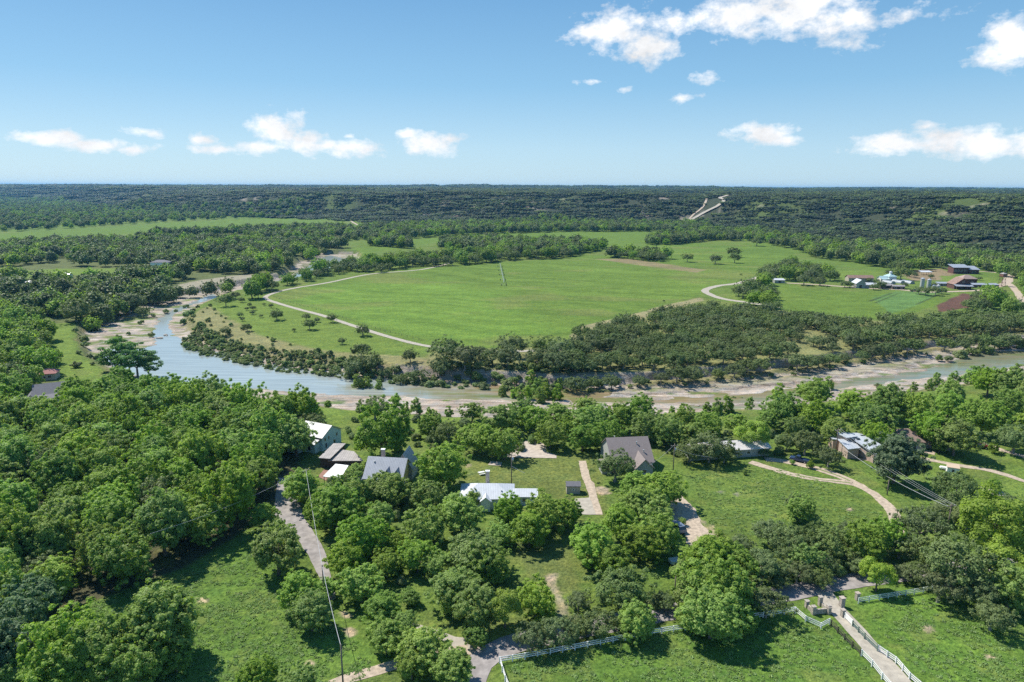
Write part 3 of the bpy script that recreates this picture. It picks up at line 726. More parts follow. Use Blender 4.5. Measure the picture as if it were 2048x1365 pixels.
# every prototype: (crown mesh, trunk mesh or None); crown is 10 m across
PROTO = {}
def make_proto(kind, seed, lod=0):
    r = np.random.default_rng(seed * 31 + 5 + lod * 1000)
    q = 1.0 if lod == 0 else (0.26 if lod == 1 else 0.07); ls = 1.0 if lod == 0 else (1.75 if lod == 1 else 3.0)
    if kind == 'pecan':
        c, rad = lobes_round(r, 30, 4.7, 4.6, 5.4, 1.35, -0.85, 0.20)
        c2, r2 = lobes_round(r, 190, 5.7, 5.5, 5.5, 0.46, -0.7, 0.26); c = np.concatenate([c, c2]); rad = np.concatenate([rad, r2])
        fo = foliage(r, c, rad, int(17000 * q * r.uniform(0.7, 1.1)), 0.33 * ls, 0.35, 0.65, 0.8, 1.25); m = M['pecan']; Ht, tr = 10.2, 0.28
    elif kind == 'yellow':
        c, rad = lobes_round(r, 40, 5.0, 4.4, 6.2, 1.05, -0.5, 0.25)
        fo = foliage(r, c, rad, int(9500 * q), 0.34 * ls, 0.3, 0.7, 0.85, 1.2); m = M['yellow']; Ht, tr = 10.6, 0.26
    elif kind == 'oak':
        c, rad = lobes_round(r, 22, 4.9, 3.2, 4.2, 1.15, -0.6, 0.26)
        c2, r2 = lobes_round(r, 100, 5.6, 3.9, 4.3, 0.42, -0.4, 0.30); c = np.concatenate([c, c2]); rad = np.concatenate([rad, r2])
        fo = foliage(r, c, rad, int(12500 * q * r.uniform(0.55, 1.1)), 0.28 * ls, 0.35, 0.8, 0.8, 1.1); m = M['oak']; Ht, tr = 6.8, 0.32
    elif kind == 'juniper':
        c, rad = lobes_round(r, 26, 4.6, 5.0, 5.2, 1.2, -0.9, 0.25)
        fo = foliage(r, c, rad, int(9000 * q), 0.30 * ls, 0.1, 0.9, 0.9, 1.3); m = M['juniper']; Ht, tr = 9, 0.3
    elif kind == 'cypress':      # broad old bald cypress with layered shelves of foliage
        n = 46; a = r.uniform(0, 6.28, n); zz = r.uniform(4.2, 10.2, n); pr = np.interp(zz, [4.2, 7.0, 9.2, 10.3], [4.6, 5.2, 3.6, 1.6]) * r.uniform(0.25, 1.0, n) ** 0.6
        c = np.stack([pr * np.cos(a), pr * np.sin(a), zz], 1); rad = r.uniform(0.75, 1.35, n)
        fo = foliage(r, c, rad, int(14000 * q), 0.26 * ls, 0.3, 0.5, 0.36, 1.5, 0.3); m = M['cypress']; Ht, tr = 10, 0.3
    elif kind == 'young':        # young cypress, feathery cone
        n = 46; zz = r.uniform(1.0, 11.5, n); pr = np.interp(zz, [1, 3, 8, 12], [3.4, 4.2, 3.2, 1.2]) * r.uniform(0.4, 1.05, n); a = r.uniform(0, 6.28, n)
        c = np.stack([pr * np.cos(a), pr * np.sin(a), zz], 1); rad = np.interp(zz, [1, 12], [1.3, 0.8]) * r.uniform(.8, 1.2, n)
        fo = foliage(r, c, rad, int(8000 * q), 0.40 * ls, 0.2, 0.8, 0.8, 1.4); m = M['pecan']; Ht, tr = 10, 0.22
    else:                        # shrub
        c, rad = lobes_round(r, 16, 5.0, 4.0, 2.6, 1.6, -0.3, 0.35)
        fo = foliage(r, c, rad, int(5200 * q), 0.5 * ls, 0.35, 0.85, 0.85, 1.3); m = M['shrub']; Ht, tr = 4, 0.2
    zsq = 0.36 if kind == 'cypress' else 0.85
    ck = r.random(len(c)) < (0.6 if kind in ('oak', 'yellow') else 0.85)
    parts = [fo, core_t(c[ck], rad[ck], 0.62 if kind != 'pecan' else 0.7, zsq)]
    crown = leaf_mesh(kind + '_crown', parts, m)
    trunk = None
    if kind != 'shrub' and lod < 2:
        mb = limb_mb(r, Ht, 5, tr, c[:24], 6 if lod == 0 else 3)
        trunk = bpy.data.meshes.new(kind + '_trunk'); trunk.from_pydata(mb.v, [], mb.f); trunk.materials.append(M['barkg' if kind in ('oak', 'cypress') else 'bark'])
        for p in trunk.polygons: p.use_smooth = True
        trunk.update()
    return crown, trunk, Ht
def proto(kind, i, lod=0):
    k = (kind, i, lod)
    if k not in PROTO: PROTO[k] = make_proto(kind, i, lod)
    return PROTO[k]
NV = {'pecan': 7, 'yellow': 2, 'oak': 6, 'juniper': 3, 'cypress': 3, 'young': 3, 'shrub': 4}
ZC = {'pecan': .55, 'yellow': .62, 'oak': .43, 'juniper': .52, 'cypress': .68, 'young': .58, 'shrub': .28}
SZ = {'trees around the houses': .86, 'trees along the near river bank': .92, 'trees by the white fence': .95}
NM = {'pecan': 'leafy_tree', 'yellow': 'pale_tree', 'oak': 'live_oak', 'juniper': 'juniper_tree', 'cypress': 'cypress_tree', 'young': 'young_cypress', 'shrub': 'shrub'}
CT = {'pecan': 'tree', 'yellow': 'tree', 'oak': 'oak tree', 'juniper': 'juniper', 'cypress': 'cypress', 'young': 'young tree', 'shrub': 'shrub'}
MERG = {}
def merged_mesh(kind, i, lod):
    """crown and trunk in one mesh, for trees too far to show their parts"""
    k = (kind, i, lod)
    if k in MERG: return MERG[k]
    cr, tr, _ = proto(kind, i, lod)
    if tr is None: MERG[k] = cr; return cr
    nv = len(cr.vertices); V = np.empty(nv * 3, np.float32); cr.vertices.foreach_get('co', V)
    nl = len(cr.loops); L = np.empty(nl, np.int32); cr.loops.foreach_get('vertex_index', L)
    npol = len(cr.polygons); TT = np.empty(npol, np.int32); cr.polygons.foreach_get('loop_total', TT)
    T = np.empty(nv, np.float32); cr.attributes['tint'].data.foreach_get('value', T)
    V2 = np.array([tuple(v.co) for v in tr.vertices], np.float32).ravel(); L2 = []; T2 = []
    for p in tr.polygons: L2 += [v + nv for v in p.vertices]; T2.append(len(p.vertices))
    me = bpy.data.meshes.new(NM[kind]); me.vertices.add(nv + len(V2) // 3); me.vertices.foreach_set('co', np.concatenate([V, V2]))
    LL = np.concatenate([L, np.array(L2, np.int32)]); me.loops.add(len(LL)); me.loops.foreach_set('vertex_index', LL)
    tt = np.concatenate([TT, np.array(T2, np.int32)]); me.polygons.add(len(tt))
    me.polygons.foreach_set('loop_start', np.concatenate([[0], np.cumsum(tt)[:-1]]).astype(np.int32)); me.polygons.foreach_set('loop_total', tt)
    me.materials.append(cr.materials[0]); me.materials.append(tr.materials[0])
    me.polygons.foreach_set('material_index', np.concatenate([np.zeros(npol, np.int32), np.ones(len(T2), np.int32)]))
    me.update(calc_edges=True)
    at = me.attributes.new('tint', 'FLOAT', 'POINT'); at.data.foreach_set('value', np.concatenate([T, np.zeros(len(V2) // 3, np.float32)]))
    MERG[k] = me; return me

KCOUNT = {}
def add_tree(kind, x, y, D, label, group=None, z=None, sz=None, parts=True, lod=None, name=None, cat=None, matl=None):
    dist = math.hypot(x, y)
    if lod is None: lod = 0 if dist < 330 else (1 if dist < 800 else 2)
    i = random.randrange(NV[kind]); s = D / 10.0; szz = (sz if sz else random.uniform(0.92, 1.1) * SZ.get(group, 1.0))
    zg = float(Hf(np.array([x]), np.array([y]))[0]) if z is None else z
    rz = random.uniform(0, 6.283); nm = name or NM[kind]
    if parts and lod < 2 and proto(kind, i, lod)[1] is not None:
        cr, tr, _ = proto(kind, i, lod)
        e = empty(nm, (x, y, zg), rz, label, cat or CT[kind], group); e.scale = (s, s, s * szz)
        link('crown', cr, e); link('trunk', tr, e)
    else:
        e = link(nm, merged_mesh(kind, i, lod), None, (x, y, zg)); e.rotation_euler = (0, 0, rz); e.scale = (s, s, s * szz)
        tag(e, label, cat or CT[kind], group)
    KCOUNT[nm] = KCOUNT.get(nm, 0) + 1
    return e

def at_crown(px, py, wpx, kind):
    """crown seen centred at a pixel, wpx across -> ground x, y and crown diameter"""
    D = 10.0
    for _ in range(6):
        x, y = P(px, py, ZC[kind] * D * (1.0 if kind != 'young' else 1.0))
        depth = y * math.cos(PITCH) + (H - ZC[kind] * D) * math.sin(PITCH)
        D = wpx * depth / 1365.3 / (1.07 if kind in ('pecan', 'oak', 'yellow') else 1.0)
    return x, y, D

def scatter(poly, sp, z=0.0, seed=1, keep=None, world=False):
    r = np.random.default_rng(seed); pl = poly if world else PP(poly, z)
    a = np.array(pl); x0, y0 = a.min(0); x1, y1 = a.max(0)
    n = int((x1 - x0) * (y1 - y0) / (sp * sp) * 5) + 10
    n = min(n, 60000)
    X = r.uniform(x0, x1, n); Y = r.uniform(y0, y1, n); m = inpoly(X, Y, pl); X, Y = X[m], Y[m]
    if keep is not None: m = keep(X, Y); X, Y = X[m], Y[m]
    grid = {}; out = []
    for x, y in zip(X, Y):
        gi, gj = int(x // sp), int(y // sp); ok = True
        for i in (gi-1, gi, gi+1):
            for j in (gj-1, gj, gj+1):
                for (u, v) in grid.get((i, j), ()):
                    if (u - x) ** 2 + (v - y) ** 2 < sp * sp: ok = False; break
                if not ok: break
            if not ok: break
        if ok: grid.setdefault((gi, gj), []).append((x, y)); out.append((x, y))
    return out
CLEAR = []   # (x, y, r) kept free of scattered trees
def clear(x, y):
    return all((x - a) ** 2 + (y - b) ** 2 > r * r for a, b, r in CLEAR)
def clear_px(*l):
    for (px, py, r) in l: CLEAR.append((*P(px, py), r))

# ---- clearings for buildings, roads and yards
clear_px((640,905,7),(655,885,6),(620,900,5),(685,915,7),(665,950,7),(645,960,5),(775,940,7),(800,930,5),(105,800,9),(135,795,6),(95,760,8),(30,830,9),(70,815,6),(60,835,6),
         (565,965,6),(575,985,7),(590,1020,7),(560,1035,5),(610,1060,6),(640,1110,5),(650,1130,5),(1275,925,9),(1250,935,6))
def keep_clear(X, Y):
    return np.array([clear(a, b) for a, b in zip(X, Y)], bool) if len(X) else np.zeros(0, bool)

# ---- hand-placed trees of the near and middle ground: crown centre px, py, width px, kind
HAND = []
def hand(kind, label, group, pts, **kw):
    for p in pts: HAND.append((kind, label, group, p, kw))
hand('pecan', 'round bright green tree in the tree belt along the near river bank', 'trees along the near river bank',
     [(763,858,118),(944,818,46),(862,845,56),(958,865,78),(1002,831,70),(1009,885,66),(1043,818,58),(1068,835,62),(1115,824,60),(1100,862,64),(1170,792,50),(1183,831,80),(1210,862,72),(1165,872,58),
      (1245,831,64),(1282,811,58),(1300,845,72),(1338,859,66),(1370,832,50),(1417,845,62),(1475,843,48),(1570,812,76),(1629,779,68),(1629,828,72),(1670,858,60),(1702,804,66),(1745,837,80),
      (1778,801,76),(1753,868,62),(1830,812,72),(1870,857,76),(1899,806,62),(1913,866,88),(1968,828,86),(1903,784,56),(1979,760,62),(2023,764,72),(2030,804,72),(2075,790,80),(2080,840,80),(1388,868,62),(1140,850,50),(1536,838,44),(1590,850,48)])
hand('pecan', 'leafy green tree between the houses and the bottom road', 'trees around the houses',
     [(673,1004,110),(757,1030,68),(721,1066,102),(695,1106,84),(772,1121,68),(721,1158,92),(761,1209,82),(772,1264,82),(842,1282,104),(905,1322,88),(849,1044,98),(834,1106,76),(922,1019,92),(952,1092,112),
      (973,1121,92),(904,1165,102),(911,1196,64),(951,1202,102),(1072,1194,84),(1017,1008,64),(1087,1019,88),(1131,1019,68),(1058,1052,82),(1186,1077,98),(1244,1041,84),(1277,1000,88),(1290,1080,84),(1222,1112,76),
      (598,968,78),(690,985,92),(773,965,92),(855,982,78),(715,944,46),(1308,1015,86),(1312,1060,92),(1274,1235,82),(805,1242,60),(822,1326,66),(650,1172,50),(886,924,106),(1320,965,96),(1272,968,64),(640,1010,60),(790,1080,60),(880,1120,70),(1000,1060,60),(820,1190,40),(640,1000,40),(948,990,46)])
hand('pecan', 'big leafy tree by the white fence and the paved road', 'trees by the white fence', [(1421,1113,112),(1428,1165,135),(1392,1190,80),(1468,1180,80),(1380,1230,60),(1490,1235,60),(1475,1128,84),(1424,1216,125),(1603,1011,62),(1731,1080,92),(1775,1070,72),(2023,1165,104),(1614,1113,70)])
hand('pecan', 'broad leafy tree standing around the weedy meadow', 'trees around the weedy meadow',
     [(554,1097,106),(526,1030,54),(598,1179,84),(622,1220,86),(321,1240,150),(130,1295,150),(205,1302,142),(113,1340,124),(273,1322,122),(30,1340,90),(513,1350,84),(598,1362,80),(560,1070,60),(350,1310,70)])
hand('pecan', 'dark bluish green tree at the corner of the weedy meadow', 'bluish trees by the weedy meadow', [(27,1240,128),(14,1300,128),(70,1190,100)], matl='bluish')
hand('yellow', 'pale yellow-green tree in leaf among darker trees', 'pale yellow-green trees', [(1505,862,74),(1010,1209,84),(1756,1143,72),(1987,1048,150),(2016,1117,108),(1440,1090,70),(1370,1140,60),(2040,1060,90)])
hand('pecan', 'big tree with a wide dark green crown beside the grey metal roofed house', None, [(1793,914,104)], matl='bluish')
hand('oak', 'small-leaved dark oak growing between the houses', 'dark oaks between the houses',
     [(749,814,62),(896,862,64),(1231,930,82),(1420,892,82),(1612,884,68),(1658,914,52),(2030,874,78),(1913,972,104),(1590,1005,0),(1240,960,0),(1380,900,60),(1575,884,46),(1450,903,56),(1530,905,26)])
hand('oak', 'dark oak by the paved road and the white rail fence', 'dark oaks along the paved road',
     [(1244,1169,122),(1157,1202,52),(1200,1246,84),(1120,1262,84),(1065,1273,76),(1526,1128,92),(1534,1203,84),(1578,1084,92),(1665,1084,92),(1643,1124,64),(1614,1080,88),(1840,1048,102),(1913,1121,152),(1819,1143,52),
      (1892,1018,62),(1935,1033,72),(2016,1008,62),(1700,1110,60),(1860,1100,90),(1960,1180,90),(1150,1258,50),(1560,1160,50),(1800,1090,70),(1500,1170,60),(1700,1060,50),(1330,1200,50),(1640,1150,60),(1595,1140,70),(1480,1090,60),(1540,1060,70),(1720,1130,50),(1880,1170,90),(1985,1230,80),(1840,1140,60)])
hand('oak', 'lone dark leafy tree standing in the green paddock', None, [(1597,1008,60)])
hand('pecan', 'small sapling on the lawn', 'saplings on the lawns', [(1621,930,15),(1987,896,22),(1987,969,28),(952,1275,44),(1880,890,30),(1365,1043,16),(640,828,16),(655,795,16),(1585,925,10),(1490,945,10),(1640,880,14)])
hand('young', 'young feathery tree growing on the rock edge of the near bank', 'young trees on the near bank',
     [(790,800,34),(832,806,28),(745,806,32),(897,813,20),(655,797,14),(810,798,24),(858,813,14),(350,757,26),(330,762,18),(312,765,20),(370,764,18),(1318,803,8),(1345,806,14),(1366,808,16),(1435,812,26),(1455,808,28),(1415,812,20),
      (1560,757,28),(1605,752,20),(1640,750,30),(1660,745,22),(1500,800,20),(1875,752,26),(1910,747,28),(1945,742,34),(1962,738,28),(1860,762,18),(2010,734,22),(2035,728,26),(1990,738,16),(1830,762,18),(720,812,20),(390,768,16),(765,812,14)])
hand('young', 'bright green bushy tree at the foot of the far cliff', 'bright green trees below the far cliff', [(714,738,26),(732,740,22),(757,745,18),(1005,758,20),(1030,760,22),(1055,762,24),(1075,748,30),(1090,757,30),(1115,762,26),(1062,735,24),(1120,745,20),(1080,768,26),(1040,768,18)])
for k, l, g, p, kw in HAND:
    if p[2] <= 0: continue
    x, y, D = at_crown(p[0], p[1] + p[2] * 0.03, p[2] * 1.02, k)
    e = add_tree(k, x, y, D, l, g, parts=(p[2] > 26))
    if kw.get('matl'):
        for ch in e.children:
            if ch.name.startswith('crown'):
                ch.data = ch.data.copy(); ch.data.materials[0] = M[kw['matl']]
    CLEAR.append((x, y, D * 0.42))

# single trees on the grass of the river bend and in the fields
BEND = [(553,629,30),(484,600,14),(499,610,12),(506,616,13),(493,618,10),(505,625,13),(480,630,14),(485,639,10),(522,632,10),(542,612,11),(528,609,8),(494,655,20),(588,660,10),(612,634,20),(619,649,28),(634,640,14),(664,637,22),
        (684,682,18),(451,600,34),(516,588,22),(451,661,24),(430,673,16),(470,590,22)]
for a, b_, w_ in BEND:
    x, y, D = at_crown(a, b_, w_, 'oak'); add_tree('oak', x, y, D, 'small round tree casting its shadow on the grass inside the river bend', 'round trees inside the river bend', name='round_tree', cat='tree', parts=False, lod=0)
x, y, D = at_crown(725, 660, 32, 'oak'); add_tree('oak', x, y, D, 'round dark tree beside the curving field road', None, name='round_tree', cat='tree', parts=True, lod=0)
for a, b_, w_, l in ((1375,515,24,'lone round tree in the far field'),(1431,517,28,'low spreading tree in the far field'),(1467,503,28,'darker tree of the pair in the far field'),(1470,516,26,'greener front tree of the pair in the far field'),
                  (1514,482,26,'round tree at the far edge of the far field'),(1482,549,6,'tiny tree by the gravel road bend'),(1328,602,6,'tiny tree at the corner of the big field'),(1778,545,20,'broad tree behind the white farmhouse'),(1803,547,34,'broad dark tree behind the greenhouses')):
    x, y, D = at_crown(a, b_, w_, 'oak'); add_tree('oak', x, y, D, l, None, name='field_tree', cat='tree', parts=False, lod=1)

# the big old cypresses on the left bank
for a, b_, w_ in ((238,694,66),(268,690,70),(292,702,52),(222,712,44),(255,712,50)):
    x, y, D = at_crown(a, b_, w_, 'cypress'); add_tree('cypress', x, y, D, 'tall spreading cypress of the clump leaning over the blue water', 'old cypresses by the river')
for a, b_, w_ in ((255,590,66),(150,620,60),(120,615,44),(95,618,34),(285,610,30)):
    x, y, D = at_crown(a, b_, w_, 'oak'); add_tree('oak', x, y, D, 'big dark tree at the upper edge of the left bank', 'big trees on the left bank', parts=True, lod=0)
for a, b_, w_ in ((157,704,12),(178,704,16),(192,700,20),(122,712,9),(155,730,22),(115,728,10),(165,665,20),(150,660,14),(168,680,18),(185,728,10)):
    x, y, D = at_crown(a, b_, w_, 'shrub'); add_tree('shrub', x, y, D, 'small bush or young tree on the bright strip of lawn by the river', 'small plants on the left lawn strip')

# ---- dense woods on the left
W1 = [(-190,870),(60,856),(150,842),(205,832),(262,802),(420,822),(560,850),(632,864),(640,880),(600,905),(578,945),(540,1005),(500,1052),(440,1080),(380,1122),(290,1160),(190,1198),(100,1235),(-190,1300)]
pts = scatter(W1, 7.4, seed=3, keep=keep_clear)
pts.sort(key=lambda q: q[0] ** 2 + q[1] ** 2)
print('woods', len(pts))
for k, (x, y) in enumerate(pts[:290]):
    add_tree('pecan' if random.random() < 0.93 else 'oak', x, y, random.uniform(9.5, 13.5), 'bright green tree packed in the dense woods on the left', 'trees of the dense woods', name='woodland_tree', cat='tree', parts=(math.hypot(x, y) < 260), sz=random.uniform(0.9, 1.25))
REST = list(pts[290:])        # beyond the limit: part of the mass below

# ---- left bank, upstream of the woods
W2 = [(-190,640),(40,632),(80,650),(96,690),(108,735),(60,780),(20,812),(-190,850)]
for (x, y) in scatter(W2, 8.4, seed=4, keep=keep_clear):
    add_tree(random.choice(['oak', 'pecan', 'pecan']), x, y, random.uniform(9, 13), 'dark green tree in the woods beside the left lawn strip', 'trees beside the left lawn strip', name='bank_tree', cat='tree', parts=False)
for a, b_, w_ in ((150,780,60),(165,800,60),(210,780,60),(240,760,60),(190,800,50),(60,755,50),(30,775,60),(105,712,34)):
    x, y, D = at_crown(a, b_, w_, 'pecan'); add_tree('pecan', x, y, D, 'green tree close around the grey roofed house on the left', 'trees around the grey roofed house on the left', name='bank_tree', cat='tree', parts=False)

# ---- live oak grove across the river
G1 = [(1150,700),(1165,676),(1240,655),(1300,640),(1400,622),(1480,628),(1560,632),(1640,648),(1760,650),(1860,646),(1960,640),(2100,640),(2250,660),(2250,690),(2048,684),(1900,690),(1800,700),(1700,716),(1600,730),(1500,742),(1400,752),(1300,758),(1200,762),(1120,764),(1130,728)]
gaps = lambda X, Y: fbm(X / 16, Y / 16, 123, 3) < 0.63
G1K = lambda X, Y: gaps(X, Y) & (linedist(X, Y, BANKP, closed=True) > 4.5)
pts = scatter(G1, 5.9, seed=5, keep=G1K); pts.sort(key=lambda q: q[0] ** 2 + q[1] ** 2)
print('grove', len(pts))
for k, (x, y) in enumerate(pts[:285]):
    add_tree('oak', x, y, random.uniform(6.5, 11.5), 'grey-green live oak in the dense grove on the far bank', 'live oaks of the far bank grove', name='grove_oak', cat='oak tree', parts=False, lod=0 if math.hypot(x, y) < 400 else 1)
REST_OAK = list(pts[285:])
for a, b_, w_ in ((705,714,54),(740,706,62),(722,700,40),(890,698,78),(885,715,60),(930,712,66),(958,704,40),(985,712,50),(1025,690,60),(1015,712,60),(1085,690,62),(1120,700,60),(1075,716,56),(1110,722,60),(820,712,34),(835,728,44),(1150,715,60),(770,724,30),(800,735,30)):
    x, y, D = at_crown(a, b_, w_, 'oak'); add_tree('oak', x, y, D, 'live oak in the row above the river beyond the green pool', 'live oaks in the row above the river', name='row_oak', cat='oak tree', parts=True, lod=0)

# ---- shrubs along the inner bank and on the rock
SHREST = []
S1 = [(362,672),(392,690),(440,700),(500,712),(560,724),(640,732),(700,738),(720,722),(640,706),(560,698),(500,690),(440,672),(400,650),(380,655)]
S2 = [(700,740),(800,748),(900,755),(1000,760),(1100,764),(1200,762),(1200,735),(1100,728),(1000,730),(900,735),(840,740),(760,726),(690,712)]
S3 = [(372,630),(420,612),(460,640),(520,672),(600,690),(560,696),(440,680),(390,660)]
S4 = [(1240,768),(1400,756),(1600,735),(1760,712),(1880,695),(1900,688),(1760,703),(1600,724),(1400,745),(1250,755)]
for poly, sp, D0, D1, lab, g, sd in ((S1, 2.5, 2.0, 5.0, 'green shrub in the thicket along the inner river bank', 'shrubs of the river bank thicket', 11), (S2, 3.8, 3.0, 6.5, 'shrub under the live oaks above the river ledge', 'shrubs above the river ledge', 12),
                             (S3, 7.5, 1.5, 4.0, 'scattered shrub on the dry grass inside the bend', 'shrubs on the dry grass', 13), (S4, 9.0, 1.5, 3.5, 'shrub on the brink of the far limestone cliff', 'shrubs on the cliff brink', 14)):
    pp = scatter(poly, sp, seed=sd); SHREST += pp[285:]; pp = pp[:285]; print('shrubs', len(pp))
    for x, y in pp:
        add_tree('shrub', x, y, D0 + (D1 - D0) * random.random() ** 1.6, lab, g, parts=False, lod=1, name={11: 'thicket_shrub', 12: 'ledge_shrub', 13: 'dry_shrub', 14: 'cliff_shrub'}[sd])
for a, b_, w_ in ((235,660,16),(225,664,10),(300,655,14),(255,652,10),(330,610,14),(350,607,10),(370,600,12),(305,618,10),(280,632,12),(1760,752,14),(1455,770,10),(1470,771,10),(1485,772,8),(215,615,16),(200,625,18),(185,640,22),(230,610,18),(262,603,16),(385,618,10),(395,612,10),
                  (376,622,22),(366,632,16),(1880,700,18),(1925,690,30),(1950,686,26),(1975,680,34),(2010,674,30),(1900,700,20),(2040,672,30)):
    x, y, D = at_crown(a, b_, w_, 'shrub'); add_tree('shrub', x, y, D, 'shrub growing beside the bare rock of the riverbed', 'shrubs beside the riverbed rock', parts=False, lod=1)

# ---- bushes under the trees of the near bank and along the road
UB = [[(650,845),(760,830),(930,850),(1150,870),(1200,900),(900,905),(700,900)], [(1330,880),(1520,860),(1640,870),(1660,905),(1500,915),(1340,920)], [(1480,1130),(1560,1110),(1780,1110),(1800,1150),(1560,1178),(1450,1190)], [(640,980),(700,960),(820,1010),(860,1080),(800,1200),(720,1240),(670,1100)],
      [(1020,1265),(1160,1225),(1330,1210),(1330,1235),(1160,1275),(1030,1300)]]
for k, poly in enumerate(UB):
    for x, y in scatter(poly, 4.6, seed=40 + k, keep=keep_clear)[:34]:
        add_tree('shrub', x, y, random.uniform(2.5, 4.6), 'undergrowth bush beneath the trees near the houses', 'bushes beneath the trees near the houses', name='bush', cat='bush', parts=False, lod=0)

# ---- belts and copses of the valley floor
BELTS = [
 ([(560,577),(640,556),(700,545),(760,548),(820,535),(940,531),(1010,523),(1130,516),(1215,497),(1160,494),(1010,512),(900,515),(800,520),(720,530),(650,545),(600,560)], 9.0),
 ([(880,500),(1000,508),(1150,500),(1205,495),(1150,488),(1000,484),(890,488)], 9.5),
 ([(740,492),(820,498),(818,488),(745,484)], 8),
 ([(1218,516),(1330,526),(1335,518),(1225,510)], 8),
 ([(1292,490),(1340,491),(1420,482),(1425,472),(1300,476)], 9),
 ([(1420,482),(1500,482),(1590,500),(1640,520),(1700,524),(1800,545),(1900,540),(2048,560),(2250,590),(2250,540),(2048,530),(1900,512),(1750,500),(1600,484),(1500,466),(1420,466)], 10.5),
 ([(1525,562),(1570,569),(1640,574),(1690,577),(1680,560),(1640,548),(1580,535),(1530,548)], 9),
 ([(1450,600),(1480,600),(1530,575),(1545,560),(1510,570)], 10),
 ([(1500,620),(1570,625),(1560,590),(1505,598)], 12),
 ([(2010,640),(2048,625),(2120,660),(2080,560),(2050,545),(2045,600)], 9),
 ([(1950,625),(2000,615),(2000,600),(1975,598),(1930,620)], 7),
 ([(500,600),(560,592),(545,575),(520,578)], 9),
]
BPTS = []
for k, (pl, sp) in enumerate(BELTS):
    BPTS += scatter(pl, sp, seed=60 + k)
road_np = None
hay = [(1555,560,14)]
BPTS.sort(key=lambda q: q[0] ** 2 + q[1] ** 2)
FARK = [(P(1700,572),26),(P(1745,565),22),(P(1800,566),26),(P(1850,575),26),(P(1925,565),26),(P(1925,545),30),(P(1975,572),26),(P(2003,572),14),(P(1555,568),10)]
LANE = [PP([(1560,566),(1640,570),(1720,576),(1800,580),(1850,585),(1930,583),(1975,579),(2012,567),(2030,580),(2048,607),(2080,640)]),
        PP([(1560,616),(1500,606),(1450,599),(1422,590),(1410,581),(1436,572),(1480,566),(1530,551)]), PP([(740,549),(660,565),(590,577),(548,587),(531,597),(558,608)])]
def offroad(x, y, d=5.5):
    X = np.array([x]); Y = np.array([y])
    return all(linedist(X, Y, l)[0] > d for l in LANE)
BPTS = [q for q in BPTS if all(math.hypot(q[0]-c[0], q[1]-c[1]) > r_ for c, r_ in FARK) and offroad(*q)]
print('belts', len(BPTS))
for x, y in BPTS[:290]:
    add_tree(random.choice(['pecan', 'oak', 'oak']), x, y, random.uniform(9, 14.5), 'tree in the long belts across the valley fields', 'trees of the valley belts', name='belt_tree', cat='tree', parts=False, lod=1)
REST += BPTS[290:]

# ---- everything farther off: woods that read as one mass
VAL = [
 ([(690,482),(800,479),(960,469),(1150,464),(1290,464),(1420,470),(1420,455),(1290,452),(1100,449),(850,452),(720,458)], 10.5),
 ([(-500,470),(-100,467),(0,465),(120,459),(300,447),(480,438),(640,436),(640,431),(440,428),(230,420),(120,405),(0,400),(-500,400)], 17),
 ([(300,470),(480,464),(640,456),(700,459),(700,472),(640,478),(520,480),(480,470),(300,476)], 12),
 ([(-400,498),(0,496),(150,488),(310,480),(450,484),(620,490),(690,496),(640,505),(560,540),(500,560),(440,548),(300,535),(120,534),(0,540),(-400,560)], 10.5),
 ([(-300,580),(0,560),(120,556),(290,550),(440,558),(480,575),(420,583),(380,590),(300,602),(240,622),(180,650),(140,640),(60,632),(-300,645)], 9.5),
]
HOUSES_FAR = [(125,598,14),(15,612,14),(60,568,16),(5,568,14),(282,572,12),(320,530,12),(132,553,12),(300,605,6),(470,560,40),(430,565,34),(390,575,20)]
HF_ = [(*P(a, b_), r_) for a, b_, r_ in HOUSES_FAR]
for k, (pl, sp) in enumerate(VAL):
    q = scatter(pl, sp, seed=90 + k, keep=(lambda X, Y: fbm(X / 60, Y / 60, 7, 3) < 0.60) if k in (3, 4) else None)
    q = [s_ for s_ in q if all(math.hypot(s_[0]-a, s_[1]-b_) > r_ for a, b_, r_ in HF_)]
    print('val', k, len(q)); REST += q

# ------------------------------------------------------------------ buildings
M['shingle'] = mat('brown_grey_shingles', (0.225, 0.19, 0.178), 0.9, 0.12, 2.0, bump=0.3, bscale=9)
M['brownsh'] = mat('brown_shingles', (0.23, 0.165, 0.135), 0.9, 0.18, 2.0, bump=0.3, bscale=9)
M['greysh'] = mat('grey_shingles', (0.17, 0.165, 0.175), 0.9, 0.15, 2.0, bump=0.3, bscale=9)
M['whitemetal'] = seam_mat('white_metal_roof', (0.56, 0.58, 0.60), 0.45, 0.0)
M['greymetal'] = seam_mat('grey_blue_metal_roof', (0.30, 0.32, 0.35), 0.4, 0.35)
M['lightmetal'] = seam_mat('light_metal_roof', (0.36, 0.38, 0.41), 0.42, 0.2)
M['oldmetal'] = seam_mat('weathered_metal_roof', (0.34, 0.31, 0.29), 0.6, 0.1, per_m=1.5, dirt=0.3)
M['rustmetal'] = seam_mat('rusty_metal_roof', (0.25, 0.155, 0.115), 0.7, 0.0, per_m=1.3, dirt=0.35)
M['redroof'] = mat('dull_red_roof', (0.33, 0.15, 0.13), 0.85, 0.15, 2)
M['whitewall'] = mat('white_wall', (0.72, 0.72, 0.69), 0.8, 0.06, 1)
M['tealwall'] = mat('pale_teal_wall', (0.50, 0.62, 0.60), 0.8, 0.06, 1)
M['greywall'] = mat('grey_siding', (0.36, 0.36, 0.33), 0.85, 0.1, 2)
M['tanwall'] = mat('tan_siding', (0.42, 0.38, 0.31), 0.85, 0.1, 2)
M['yellowwall'] = mat('yellow_ochre_wall', (0.55, 0.43, 0.20), 0.85, 0.1, 2)
